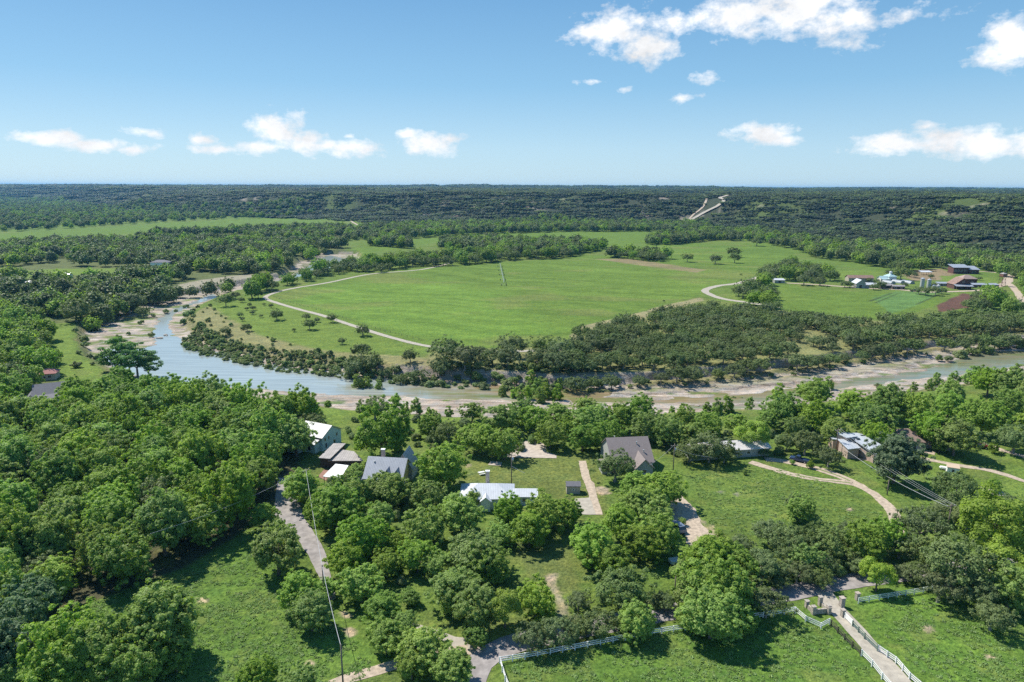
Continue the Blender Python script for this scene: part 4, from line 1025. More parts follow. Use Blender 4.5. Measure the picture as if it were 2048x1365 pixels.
M['brick'] = mat('pinkish_brick', (0.45, 0.34, 0.28), 0.9, 0.2, 4)
M['darkwall'] = mat('dark_wood_wall', (0.07, 0.055, 0.045), 0.85, 0.2, 2)
M['redwood'] = mat('dark_red_wood', (0.13, 0.068, 0.058), 0.85, 0.2, 2)
M['stone'] = mat('rough_stone', (0.36, 0.32, 0.27), 0.95, 0.35, 2.5, bump=0.8, bscale=4)
M['glass'] = mat('window_glass', (0.03, 0.04, 0.05), 0.08, spec=0.8)
M['trim'] = mat('white_trim', (0.75, 0.75, 0.73), 0.6)
M['white'] = mat('white_paint', (0.80, 0.80, 0.78), 0.5, 0.05, 3)
M['greenrail'] = mat('green_rail', (0.16, 0.22, 0.17), 0.8, 0.25, 3)  # dull green tone given to one run of the driveway fence
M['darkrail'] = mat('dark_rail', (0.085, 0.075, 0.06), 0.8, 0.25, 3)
M['wood'] = mat('grey_pole_wood', (0.17, 0.14, 0.115), 0.9, 0.25, 2)
M['cable'] = mat('cable', (0.42, 0.43, 0.44), 0.5)
M['steel'] = mat('galvanised_steel', (0.50, 0.52, 0.52), 0.45, 0.1, 3, metal=0.5)
M['rust'] = mat('rusty_steel', (0.20, 0.10, 0.07), 0.85, 0.3, 2)
M['tyre'] = mat('tyre', (0.02, 0.02, 0.02), 0.9)

def roof_gable(mb, x0, x1, y0, y1, h, rh, axis, ov=0.45, th=0.16):
    if axis == 'x':
        ym = (y0 + y1) / 2; k = rh / ((y1 - y0) / 2); zo = h - ov * k
        for (ya, s) in ((y0 - ov, 1), (y1 + ov, -1)):
            p = [(x0 - ov, ya, zo), (x1 + ov, ya, zo), (x1 + ov, ym, h + rh), (x0 - ov, ym, h + rh)]
            if s < 0: p = p[::-1]
            mb.slab([(a, b, c + th) for a, b, c in p], th)
    else:
        xm = (x0 + x1) / 2; k = rh / ((x1 - x0) / 2); zo = h - ov * k
        for (xa, s) in ((x0 - ov, 1), (x1 + ov, -1)):
            p = [(xa, y1 + ov, zo), (xa, y0 - ov, zo), (xm, y0 - ov, h + rh), (xm, y1 + ov, h + rh)]
            if s < 0: p = p[::-1]
            mb.slab([(a, b, c + th) for a, b, c in p], th)

def roof_hip(mb, x0, x1, y0, y1, h, rh, ov=0.5, th=0.14, inset=None):
    X0, X1, Y0, Y1 = x0 - ov, x1 + ov, y0 - ov, y1 + ov; w, d = X1 - X0, Y1 - Y0
    if w >= d:
        i = d / 2 if inset is None else inset; ym = (Y0 + Y1) / 2; a = (X0 + i, ym, h + rh + th); b = (X1 - i, ym, h + rh + th)
    else:
        i = w / 2 if inset is None else inset; xm = (X0 + X1) / 2; a = (xm, Y0 + i, h + rh + th); b = (xm, Y1 - i, h + rh + th)
    c = [(X0, Y0, h + th), (X1, Y0, h + th), (X1, Y1, h + th), (X0, Y1, h + th)]
    if w >= d: mb.quad(c[0], c[1], b, a); mb.quad(c[1], c[2], b); mb.quad(c[2], c[3], a, b); mb.quad(c[3], c[0], a)
    else: mb.quad(c[0], c[1], a); mb.quad(c[1], c[2], b, a); mb.quad(c[2], c[3], b); mb.quad(c[3], c[0], a, b)
    mb.box(X0 + .003, X1 - .003, Y0 + .003, Y1 - .003, h, h + th - .002)

def walls_block(mb, b):
    x0, x1, y0, y1, h = b['x0'], b['x1'], b['y0'], b['y1'], b['h']; rh = b.get('rh', 1.5); ty = b.get('roof', 'gable'); ax = b.get('axis', 'x'); z0 = b.get('z0', -0.3)
    mb.box(x0, x1, y0, y1, z0, h)
    if ty == 'gable':
        if ax == 'x':
            ym = (y0 + y1) / 2
            for xa, xb in ((x0, x0 + .15), (x1 - .15, x1)):
                mb.quad((xa, y0, h), (xa, y1, h), (xa, ym, h + rh)); mb.quad((xb, y1, h), (xb, y0, h), (xb, ym, h + rh))
        else:
            xm = (x0 + x1) / 2
            for ya, yb in ((y0, y0 + .15), (y1 - .15, y1)):
                mb.quad((x1, ya, h), (x0, ya, h), (xm, ya, h + rh)); mb.quad((x0, yb, h), (x1, yb, h), (xm, yb, h + rh))

def opening(e, side, at, z, wd, ht, b, name='window', wm=None, glass=True):
    """window or door on a block's side: frame, with its pane as a sub-part"""
    f = MB(); g = MB(); t = 0.05
    x0, x1, y0, y1 = b['x0'], b['x1'], b['y0'], b['y1']
    def bx(mb, a0, a1, c0, c1, o0, o1):
        if side == 's': mb.box(a0, a1, y0 - o1, y0 - o0, c0, c1)
        elif side == 'n': mb.box(a0, a1, y1 + o0, y1 + o1, c0, c1)
        elif side == 'e': mb.box(x1 + o0, x1 + o1, a0, a1, c0, c1)
        else: mb.box(x0 - o1, x0 - o0, a0, a1, c0, c1)
    fw = 0.1; a0, a1, c0, c1 = at - wd / 2, at + wd / 2, z, z + ht
    bx(f, a0, a1, c0, c0 + fw, -.02, t); bx(f, a0, a1, c1 - fw, c1, -.02, t)
    bx(f, a0, a0 + fw, c0 + fw, c1 - fw, -.02, t); bx(f, a1 - fw, a1, c0 + fw, c1 - fw, -.02, t)
    bx(g, a0 + fw, a1 - fw, c0 + fw, c1 - fw, -.02, 0.02)
    fo = f.build(name, wm or M['trim'], e); g.build('pane' if glass else 'leaf', M['glass'] if glass else M['darkwall'], fo)
    return fo

def house(name, label, x, y, rz, blocks, wallm, roofm, cat='house', group=None, wins=(), chim=None):
    z = float(Hf(np.array([x]), np.array([y]))[0]); e = empty(name, (x, y, z), rz, label, cat, group)
    wb = {}; rb = {}
    for b in blocks:
        b = dict(b); wm = b.get('wm', wallm); rm = b.get('rm', roofm)
        if not b.get('open'): walls_block(wb.setdefault(wm.name, (MB(), wm))[0], b)
        mb = rb.setdefault(rm.name, (MB(), rm))[0]; ty = b.get('roof', 'gable'); a = (b['x0'], b['x1'], b['y0'], b['y1'], b['h'])
        if ty == 'gable': roof_gable(mb, *a, b.get('rh', 1.5), b.get('axis', 'x'), b.get('ov', 0.45))
        elif ty == 'hip': roof_hip(mb, *a, b.get('rh', 1.5), b.get('ov', 0.5))
        elif ty == 'shed':
            o_ = b.get('ov', 0.4); r_ = b.get('rh', 1)
            mb.slab([(a[0]-o_, a[2]-o_, a[4]+.16), (a[1]+o_, a[2]-o_, a[4]+.16), (a[1]+o_, a[3]+o_, a[4]+.16+r_), (a[0]-o_, a[3]+o_, a[4]+.16+r_)], .15)
        if b.get('open'):
            for px_ in np.linspace(a[0] + .2, a[1] - .2, b.get('np', 3)):
                for py_ in (a[2] + .15, a[3] - .15):
                    q = MB(); q.box(px_ - .1, px_ + .1, py_ - .1, py_ + .1, -.3, a[4]); q.build('post', b.get('pm', M['wood']), e)
    for mb, m_ in wb.values(): mb.build('wall', m_, e)
    for mb, m_ in rb.values(): mb.build('roof', m_, e)
    for w_ in wins:
        bi, side, at, zz, wd, ht = w_[:6]
        door = len(w_) > 6
        opening(e, side, at, zz, wd, ht, blocks[bi], 'door' if door else 'window', glass=not door)
    if chim:
        cx, cy, ch, cm = chim; c = MB(); c.box(cx - .5, cx + .5, cy - .4, cy + .4, 0, ch); co = c.build('chimney', cm, e)
        c = MB(); c.box(cx - .6, cx + .6, cy - .5, cy + .5, ch, ch + .15); c.build('chimney_cap', M['trim'], co)
    return e

B = lambda x0, x1, y0, y1, h, **k: dict(x0=x0, x1=x1, y0=y0, y1=y1, h=h, **k)
house('house', 'house with a big brown-grey shingle roof and a front cross gable', 34.9, 196.3, 0.12,
      [B(-6, 6.2, -7.6, 7.0, 3.0, rh=5.0), B(0.0, 5.0, -11.2, -3.0, 2.7, rh=2.5, axis='y'), B(-9.4, -6.6, -8.5, -4.5, 2.4, roof='shed', rh=.4)], M['greywall'], M['shingle'],
      wins=[(1, 's', 2.5, 0.9, 1.4, 1.2), (0, 's', 5.6, 0.9, 0.9, 1.1), (0, 'e', -3, 1, 1.2, 1.2), (0, 'e', 2, 1, 1.2, 1.2), (0, 's', -3, 0, 1, 2.1, 1)])
house('white_house', 'house with a bright white metal hip roof and a stone chimney', -5.6, 168.4, 0.0,
      [B(-7.5, 6.0, -4.3, 4.3, 3.0, roof='hip', rh=2.3), B(-2.2, 0.2, -5.6, -2.6, 2.95, rh=1.0, axis='y', ov=.3), B(6.6, 12.2, -2.0, 2.4, 2.7, roof='gable', rh=0.9)], M['whitewall'], M['whitemetal'],
      wins=[(0, 's', -4.5, 1, 1.4, 1.2), (0, 's', 3.5, 1, 1.4, 1.2), (2, 's', 9, 1, 1.1, 1.1), (0, 's', 1.4, 0, .95, 2.1, 1)], chim=(-0.9, 5.2, 6.6, M['stone']))
house('garden_shed', 'small tan shed with a grey roof standing alone on the mown lawn', 17.0, 174.8, 0.0, [B(-1.85, 1.85, -1.3, 1.3, 2.3, rh=0.75, ov=.2)], M['tanwall'], M['greysh'], cat='shed',
      wins=[(0, 's', 0, 1.0, .6, .6), (0, 'e', 0, 0, .9, 1.9, 1)])
house('gabled_house', 'house with a steep blue-grey metal roof and two front dormers', -34.8, 180.6, -0.13,
      [B(-5.3, 5.3, -5.4, 5.0, 3.3, rh=4.1, wm=M['yellowwall']), B(0.2, 2.0, -4.9, -1.5, 4.3, rh=1.4, axis='y', ov=.2), B(2.9, 4.7, -4.9, -1.5, 4.3, rh=1.4, axis='y', ov=.2), B(1.4, 6.2, 2.0, 8.0, 3.8, rh=4.0, axis='y'), B(-7.0, -5.3, -5.0, -1.0, 2.6, roof='shed', rh=1.2)],
      M['greywall'], M['greymetal'], wins=[(1, 's', 1.1, 3.1, .9, .9), (2, 's', 3.8, 3.1, .9, .9), (0, 'e', -2, 1, 1.2, 1.2), (0, 'e', 1.5, 1, 1.2, 1.2), (0, 's', -3, 1, 1.3, 1.2)], chim=(-2.2, 2.4, 8.7, M['brick']))
for o_ in [q for q in bpy.data.objects if q.name in ('house', 'white_house', 'gabled_house')]:
    for vx, vy, vz in {'house': ((-3, 2.5, 7.0), (2.5, -2.5, 6.9), (4, -5, 5.2)), 'white_house': ((-4, -1.8, 4.3), (3, -2.4, 4.0)), 'gabled_house': ((-3.5, -1.6, 6.2),)}[o_.name]:
        q = MB(); q.tube((vx, vy, vz - .4), (vx, vy, vz + .45), .14, n=8); q.tube((vx, vy, vz + .45), (vx, vy, vz + .55), .24, n=8); q.build('vent_pipe', M['steel'], o_)
def poly_build(name, label, polys, cat, wallm, roofm, inset=0.55, th=0.18, rows=()):
    """buildings whose roofs are free polygons (x, y, z); walls stand a little inside"""
    c = np.mean([p[:2] for p in polys[0][0]], axis=0); e = empty(name, (float(c[0]), float(c[1]), 0), 0, label, cat)
    for pl, wall in polys:
        q = [(a - c[0], b - c[1], z) for a, b, z in pl]
        ar = sum(q[i][0] * q[(i+1) % len(q)][1] - q[(i+1) % len(q)][0] * q[i][1] for i in range(len(q)))
        if ar < 0: q = q[::-1]
        mb = MB(); mb.slab(q, th); mb.build('roof', roofm, e)
        if wall is not None:
            m_ = np.mean(q, axis=0); w_ = MB(); qq = [(m_[0] + (a - m_[0]) * wall, m_[1] + (b - m_[1]) * wall, z - th - .01) for a, b, z in q]
            for i in range(len(qq)):
                a = qq[i]; b = qq[(i + 1) % len(qq)]; w_.quad((a[0], a[1], -.3), (b[0], b[1], -.3), b, a)
            w_.build('wall', wallm, e)
    return e, c
def P3(l): return [(*P(a, b, z), z) for a, b, z in l]
poly_build('low_house', 'dark walled low house with two flat grey metal roofs', [(P3([(667,887,3.7),(692,887,3.7),(660,918,3.5),(637,916,3.5)]), .9), (P3([(681,899,3.0),(708,903,3.0),(727,922,2.8),(655,922,2.8)]), .88)], 'house', M['darkwall'], M['oldmetal'])
e, c = poly_build('canopy', 'flat bright white canopy over a brick terrace', [(P3([(671,928,3.0),(697,931,3.0),(681,957,2.9),(646,953,2.9)]), None)], 'canopy', None, M['white'])
for a, b, z in P3([(671,928,3.0),(697,931,3.0),(681,957,2.9),(646,953,2.9)]):
    q = MB(); k = 0.93; q.box((a-c[0])*k - .07, (a-c[0])*k + .07, (b-c[1])*k - .07, (b-c[1])*k + .07, 0, 2.75); q.build('post', M['darkrail'], e)
house('tall_house', 'two storey pale teal house with a light metal gable roof', -62.3, 209.2, -0.44,
      [B(-5, 5, -4.6, 4.6, 4.7, rh=2.5, axis='x'), B(-6.5, -0.6, -9.5, -4.6, 4.2, rh=2.3, axis='y'), B(-0.5, 4.0, -7.0, -4.6, 3.0, roof='shed', rh=1.2)], M['tealwall'], seam_mat('pale_grey_metal_roof', (.27, .29, .30), .5, .1),
      wins=[(0, 'e', -3.2, 2.9, .8, 1.4), (0, 'e', -1.4, 2.9, .8, 1.4), (0, 'e', 2.5, 2.9, .9, 1.3), (0, 'e', -2.8, .6, .9, 1.8), (0, 'e', 1.2, .8, 1.2, 1.4), (1, 's', -4, 2.6, .8, 1.3), (1, 's', -2.5, 2.6, .8, 1.3), (1, 's', -3.4, .2, 1, 2.1, 1), (2, 's', 1.8, .8, 1.4, 1.4)])
e, c = poly_build('modern_house', 'modern brick house with overlapping pale metal mono-pitch roofs', [
    (P3([(1675.4,879,4.3),(1703,877,4.3),(1721.6,896,3.5),(1696,899,3.5)]), .86),
    (P3([(1703,877.5,4.9),(1696,866,5.2),(1715,866,5.2),(1739,872.5,5.0),(1763.5,891,4.1),(1749.6,893,4.1),(1765.7,901.5,3.9),(1751.7,908.5,3.7),(1745,904,3.8)]), .80),
    (P3([(1657,871.5,3.9),(1661.5,869,3.9),(1676.5,869,3.9),(1694,876,3.9),(1675,879.5,3.8),(1666,878.5,3.8)]), .88),
    (P3([(1673,866.6,5.5),(1691.6,864,5.6),(1697,866,5.5),(1716,873,5.3),(1694,876,5.3)]), .85)], 'house', M['brick'], seam_mat('pale_metal_roof', (0.47, 0.50, 0.53), .45, .1))
for a, b in ((1706,878.5),(1716,877.5),(1724,871.5)):
    x, y = P(a, b, 5.0); q = MB(); q.box(x - c[0] - .5, x - c[0] + .5, y - c[1] - .35, y - c[1] + .35, 4.7, 5.12); q.build('skylight', M['glass'], e)
for a, b, wd in ((1730,906,2.4),(1711,905,2.2)):
    x, y = P(a, b, 1.3); q = MB(); q.box(x - c[0] - wd/2, x - c[0] + wd/2, y - c[1] - .05, y - c[1] + .12, .1, 2.4); fo = q.build('window', M['trim'], e); q = MB(); q.box(x - c[0] - wd/2 + .12, x - c[0] + wd/2 - .12, y - c[1] - .09, y - c[1] - .04, .2, 2.3); q.build('pane', M['glass'], fo)
x, y = P(1696.5, 915, 0); e = empty('water_tank', (x, y, 0), 0, 'round green water tank with a white conical lid at the corner of the brick house', 'water tank')
q = MB(); q.tube((0, 0, 0), (0, 0, 2.3), 1.15, n=20); q.build('tank', mat('green_tank', (.12, .22, .20), .6), e, True); q = MB(); q.tube((0, 0, 2.3), (0, 0, 2.9), 1.2, .15, n=20); q.build('lid', M['white'], e)
house('brown_house', 'brown shingle hip roofed house at the right behind the brick house', 129.5, 212.0, -0.38,
      [B(-4, 4.5, -4.5, 4, 2.8, roof='hip', rh=2.6), B(4.5, 12.5, -1.5, 4.5, 2.6, roof='gable', rh=1.9)], M['stone'], M['brownsh'], wins=[(0, 's', -1.5, .8, 1.8, 1.3), (0, 's', 2.2, 0, 1.1, 2.1, 1), (1, 's', 7, .9, 1.4, 1.2), (1, 's', 10.5, .9, 1.4, 1.2)])
house('long_house', 'long low house with a pale roof half hidden under trees', 67.5, 202.8, 0.17,
      [B(-13, 13, -3.6, 3.6, 2.7, rh=1.5)], M['greywall'], seam_mat('pale_pinkish_roof', (0.62, 0.58, 0.56), .5, 0), wins=[(0, 's', x_, .9, 1.3, 1.1) for x_ in (-10, -6, 2, 6, 10.5)] + [(0, 's', -2, 0, 1, 2.05, 1)])
x, y = P(1904, 948); house('pump_house', 'tiny white shed with a tan flat roof by the curved gravel drive', x, y, -0.45, [B(-1.5, 1.5, -1.2, 1.2, 2.1, roof='shed', rh=.25, ov=.15)], M['whitewall'], mat('tan_roof', (.5, .38, .27), .9), cat='shed', wins=[(0, 's', 0, 0, .8, 1.8, 1)])
x, y = P(1889, 941); e = empty('gas_tank', (x, y, 0), -0.5, 'white lying gas tank beside the tiny white shed', 'gas tank')
q = MB(); q.tube((-1.1, 0, .75), (1.1, 0, .75), .5, n=14); q.tube((-1.4, 0, .75), (-1.1, 0, .75), .25, .5, 14); q.tube((1.1, 0, .75), (1.4, 0, .75), .5, .25, 14); q.build('tank', M['white'], e, False)
for s in (-.8, .8): q = MB(); q.box(s - .1, s + .1, -.35, .35, 0, .35); q.build('foot', M['steel'], e)
house('left_house', 'grey roofed house with white walls in the woods at the left', -178.5, 256.5, 0.52, [B(-7, 7, -4.5, 5, 3.6, rh=3.0), B(-9.5, -5.5, -9.0, -3, 3.0, rh=2.0, axis='y'), B(-5.5, 5, -8.0, -4.5, 2.6, roof='shed', rh=1.0)], M['whitewall'], M['greysh'],
      wins=[(1, 's', -7.5, .4, 1.8, 2.2), (1, 'w', -6, 1, 1.2, 1.2), (2, 's', 0, .8, 1.6, 1.2), (0, 'w', 1, 1, 1.2, 1.2)])
for nm, lab, px, py, rz, w_, d_, h_, rh_, rt, wm_, rm_ in (
    ('red_roofed_house', 'small house with a dull red roof at the end of the left lawn strip', 95, 758, 0.3, 8, 6.5, 2.8, 1.6, 'hip', M['tanwall'], M['redroof']),
    ('brown_roofed_house', 'red-brown hip roofed house among trees on the left bank', 125, 603, 0.1, 16, 11, 3.2, 2.6, 'hip', M['darkwall'], M['redroof']),
    ('deck_house', 'grey roofed house with a white deck at the left edge', 10, 620, -0.25, 14, 9, 3.8, 2.4, 'hip', M['whitewall'], M['shingle']),
    ('white_roofed_house', 'second white roofed house from the far left edge, among trees', 60, 572, 0.03, 20, 7, 3.0, 1.2, 'gable', M['greywall'], M['whitemetal']),
    ('white_roofed_house', 'long house with a white roof at the far left edge of the view', 3, 573, 0.03, 16, 8, 3.0, 1.5, 'gable', M['greywall'], M['whitemetal']),
    ('small_house', 'small pale roofed house at the edge of the narrow green strip on the left', 132, 556, 0.03, 9, 6, 3.0, 1.6, 'gable', M['whitewall'], M['lightmetal']),
    ('bank_house', 'pale house on the left bank at the end of the narrow green strip', 284, 546, 0.1, 14, 7, 3.2, 1.5, 'gable', M['whitewall'], M['whitemetal']),
    ('upper_house', 'grey two storey house rising above the trees left of the upper river', 324, 540, 0.0, 17, 10, 7.5, 2.2, 'hip', M['tealwall'], M['greysh'])):
    x, y = P(px, py); g_ = None
    house(nm, lab, x, y, rz, [B(-w_/2, w_/2, -d_/2, d_/2, h_, roof=rt, rh=rh_)], wm_, rm_, group=g_, wins=[(0, 's', -w_/4, .9, 1.6, 1.3), (0, 's', w_/4, .9, 1.6, 1.3), (0, 's', 0, 0, 1.0, 2.0, 1)])
x, y = P(24, 622); e = empty('deck', (x, y, 0), -.25, 'white railed deck standing beside the house at the left edge', 'deck'); q = MB(); q.box(-4, 4, -3, 3, 1.2, 1.4); q.build('floor', M['tanwall'], e)
for a in (-3.9, 0, 3.9):
    for b in (-2.9, 2.9): q = MB(); q.box(a - .1, a + .1, b - .1, b + .1, 0, 2.4); q.build('post', M['white'], e)
q = MB(); [q.box(-4, 4, b - .04, b + .04, z_, z_ + .12) for b in (-3, 3) for z_ in (1.8, 2.3)]; q.build('railing', M['white'], e)

# the farm across the fields
def PW(a, b): return P(a, b)
def farm(nm, lab, px, py, rz, blocks, wm_, rm_, cat='barn', **k):
    x, y = P(px, py); return house(nm, lab, x, y, rz, blocks, wm_, rm_, cat=cat, **k)
farm('field_barn', 'barn with a long pale blue roof standing alone before the far tree belt', 1921, 547, -0.05, [B(-10, 5, -5, 5, 6.0, roof='shed', rh=2.2, ov=.8), B(5, 14, -6, 4, 4.2, roof='shed', rh=2.6, ov=.8)], M['redwood'], M['lightmetal'], wins=[(0, 's', x_, 2, 1.6, 1.8) for x_ in (-8, -5, -2, 1)] + [(1, 's', 9, 0, 3, 3, 1)])
for k, a in enumerate((1843, 1856.5)):
    x, y = P(a, 578); e = empty('silo', (x, y, 0), 0, ('taller white silo behind the farm trees, left of the pair', 'shorter white silo of the pair, next to small bins')[k], 'silo')
    q = MB(); hh = 8.6 - k * .9; q.tube((0, 0, 0), (0, 0, hh), 1.55, n=24); q.build('tank', mat('silo_grey', (.42, .43, .41), .6), e); q = MB(); q.tube((0, 0, hh), (0, 0, hh + .9), 1.8, .3, 24); q.build('roof', M['lightmetal'], e)
    q = MB(); [q.beam((1.85, s_, 0), (1.85, s_, hh), .08, .08) for s_ in (-.25, .25)]; [q.beam((1.85, -.25, z_), (1.85, .25, z_), .05, .05) for z_ in np.arange(.5, hh, .5)]; q.build('ladder', M['steel'], e)
for k, a in enumerate((1867, 1876)):
    x, y = P(a, 579); e = empty('grain_bin', (x, y, 0), 0, ('small grey bin next to the white silos', 'small grey bin nearer the red barn')[k], 'bin'); q = MB(); q.tube((0, 0, 0), (0, 0, 3.2), 1.5, n=18); q.build('tank', M['steel'], e); q = MB(); q.tube((0, 0, 3.2), (0, 0, 4.1), 1.6, .2, 18); q.build('roof', M['lightmetal'], e)
farm('long_barn', 'long farm building with a rusty red roof behind the white sheds', 1718, 563, -0.05, [B(-11, 11, -4, 4, 3.6, rh=2.0)], M['tanwall'], M['rustmetal'], wins=[(0, 's', x_, 0, 2, 2.6, 1) for x_ in (-7, 0, 7)])
farm('white_shed', 'white roofed farm shed with a tall gable and a long low wing', 1728, 575, -0.08, [B(-8.5, -1, -5, 5, 4.0, rh=3.0, axis='y'), B(-1, 9, -3, 3, 2.8, rh=1.3)], M['greywall'], M['whitemetal'], wins=[(0, 's', -5, 0, 2.5, 2.8, 1), (1, 's', 3, .8, 1.4, 1.2), (1, 's', 6.5, .8, 1.4, 1.2)])
e = farm('farmhouse', 'farmhouse with a pale teal roof, a wrap-around porch and a cupola', 1772, 563, 0.1, [B(-7, 0, -3, 3, 3.0, rh=1.8), B(0, 7, -4, 4, 4.6, roof='hip', rh=2.4), B(-7, 0, -5, -3, 2.4, roof='shed', rh=.7, open=True)], M['whitewall'], mat('teal_roof', (.36, .50, .50), .5), cat='house', wins=[(1, 's', 2, 1, 1, 1.6), (1, 's', 5, 1, 1, 1.6), (0, 's', -4, 0, 1, 2.1, 1)])
q = MB(); q.box(2.6, 4.4, -.9, .9, 6.4, 8.2); q.build('cupola', M['whitewall'], e); q = MB(); roof_hip(q, 2.6, 4.4, -.9, .9, 8.2, 1.0, .3); q.build('cupola_roof', M['whitemetal'], e)
for k, (a, b) in enumerate(((1777, 567), (1796, 566), (1815, 567))):
    x, y = P(a, b); e = empty('greenhouse', (x, y, 0), 0.35, ('white hoop greenhouse hidden behind the dark trees', 'white hoop greenhouse in the middle of the row', 'white hoop greenhouse nearest the silos')[k], 'greenhouse', 'hoop greenhouses')
    q = MB(); n_ = 12
    for i in range(n_):
        t0, t1 = math.pi * i / n_, math.pi * (i + 1) / n_; q.quad((2.8*math.cos(t0), -5, 2.6*math.sin(t0)), (2.8*math.cos(t0), 5, 2.6*math.sin(t0)), (2.8*math.cos(t1), 5, 2.6*math.sin(t1)), (2.8*math.cos(t1), -5, 2.6*math.sin(t1)))
    q.build('cover', mat('plastic_cover', (.28, .31, .33), .4), e, True)
    q = MB(); 
    for s in (-5.02, 5.02): q.quad(*[(2.75*math.cos(math.pi*i/n_), s, 2.55*math.sin(math.pi*i/n_)) for i in range(n_+1)])
    q.build('end_wall', M['greywall'], e)
for k, (a, b) in enumerate(((1772, 576.5), (1795, 578.5))):
    farm('open_shed', ('dark open shed with a weathered roof along the farm lane, left one', 'dark open shed with a weathered roof along the farm lane, nearer the silos')[k], a, b, -0.08, [B(-4.8, 4.8, -1.6, 1.6, 2.6, rh=.8, wm=M['darkwall'])], M['darkwall'], M['oldmetal'], cat='shed', wins=[(0, 's', -2.5, .6, 2, 1.5), (0, 's', 2.5, .6, 2, 1.5)])
farm('red_barn', 'big dark red barn with a high gable and a pale front porch', 1918, 577, -0.06, [B(-7, 7, -5, 6, 4.0, rh=5.0, axis='y'), B(-7.5, 6, -9.5, -5.5, 2.8, roof='shed', rh=1.2, open=True, rm=M['lightmetal'], np=4)], M['redwood'], M['rustmetal'], wins=[(0, 's', 0, 0, 3.4, 3.4, 1), (0, 's', 0, 5.2, 1.4, 1.4)])
farm('farm_hall', 'square red farm building with a pale pyramid roof behind the red barn', 1930, 567, 0.0, [B(-6, 7, -5, 5, 4.4, roof='hip', rh=3.2)], M['redwood'], mat('pale_clay_roof', (.32, .24, .20), .8, .15, 1), wins=[(0, 's', -3, 1, 1.4, 1.4), (0, 's', 3, 1, 1.4, 1.4), (0, 'e', 0, 1, 1.4, 1.4)])
farm('stable_row', 'long low stable row with a pale corrugated roof right of the red barn', 1965, 575, -0.05, [B(-12, 12, -2.2, 2.2, 2.3, roof='shed', rh=.9)], M['redwood'], M['lightmetal'], cat='stable', wins=[(0, 's', x_, .2, 1.6, 1.9, 1) for x_ in (-10, -6, -2, 2, 6, 10)])
farm('stable_row', 'long low shed with a pale roof left of the red barn', 1890, 572, -0.05, [B(-7, 7, -2.2, 2.2, 2.2, roof='shed', rh=.8)], M['greywall'], M['lightmetal'], cat='stable', wins=[(0, 's', x_, .2, 1.6, 1.8, 1) for x_ in (-4, 0, 4)])
farm('field_shelter', 'small white roofed shelter on the bare farmyard', 1850, 550, 0, [B(-5, 5, -2.5, 2.5, 2.8, roof='shed', rh=.8, open=True)], M['greywall'], M['whitemetal'], cat='shelter')
farm('hay_shelter', 'small pale roofed shed beside the far field trees', 1557, 566, 0, [B(-4.5, 4.5, -2.5, 2.5, 2.6, roof='shed', rh=.9)], M['greywall'], M['whitemetal'], cat='shed', wins=[(0, 's', 0, 0, 2.4, 2.2, 1)])
x, y = P(2003, 573); e = empty('water_tower', (x, y, 0), 0.2, 'rusty steel lattice tower with a dark tank on top near the farm road', 'tower')
for sx in (-1, 1):
    for sy in (-1, 1): q = MB(); q.beam((sx*2.0, sy*2.0, 0), (sx*1.4, sy*1.4, 8.5), .22, .22); q.build('leg', M['rust'], e)
for z_ in (0.3, 3.2, 6):
    k = 2.0 - .6 * z_ / 8.5
    for (a, b) in (((-k,-k),(k,-k)),((k,-k),(k,k)),((k,k),(-k,k)),((-k,k),(-k,-k))):
        q = MB(); q.beam((*a, z_), (b[0]*.9, b[1]*.9, z_ + 2.9), .1, .1); q.beam((*a, z_), (*b, z_), .12, .12); q.build('brace', M['rust'], e)
q = MB(); q.box(-1.9, 1.9, -1.9, 1.9, 8.5, 10.8); q.build('tank', M['rust'], e); q = MB(); roof_hip(q, -1.9, 1.9, -1.9, 1.9, 10.8, 1.1, .2); q.build('roof', M['oldmetal'], e)

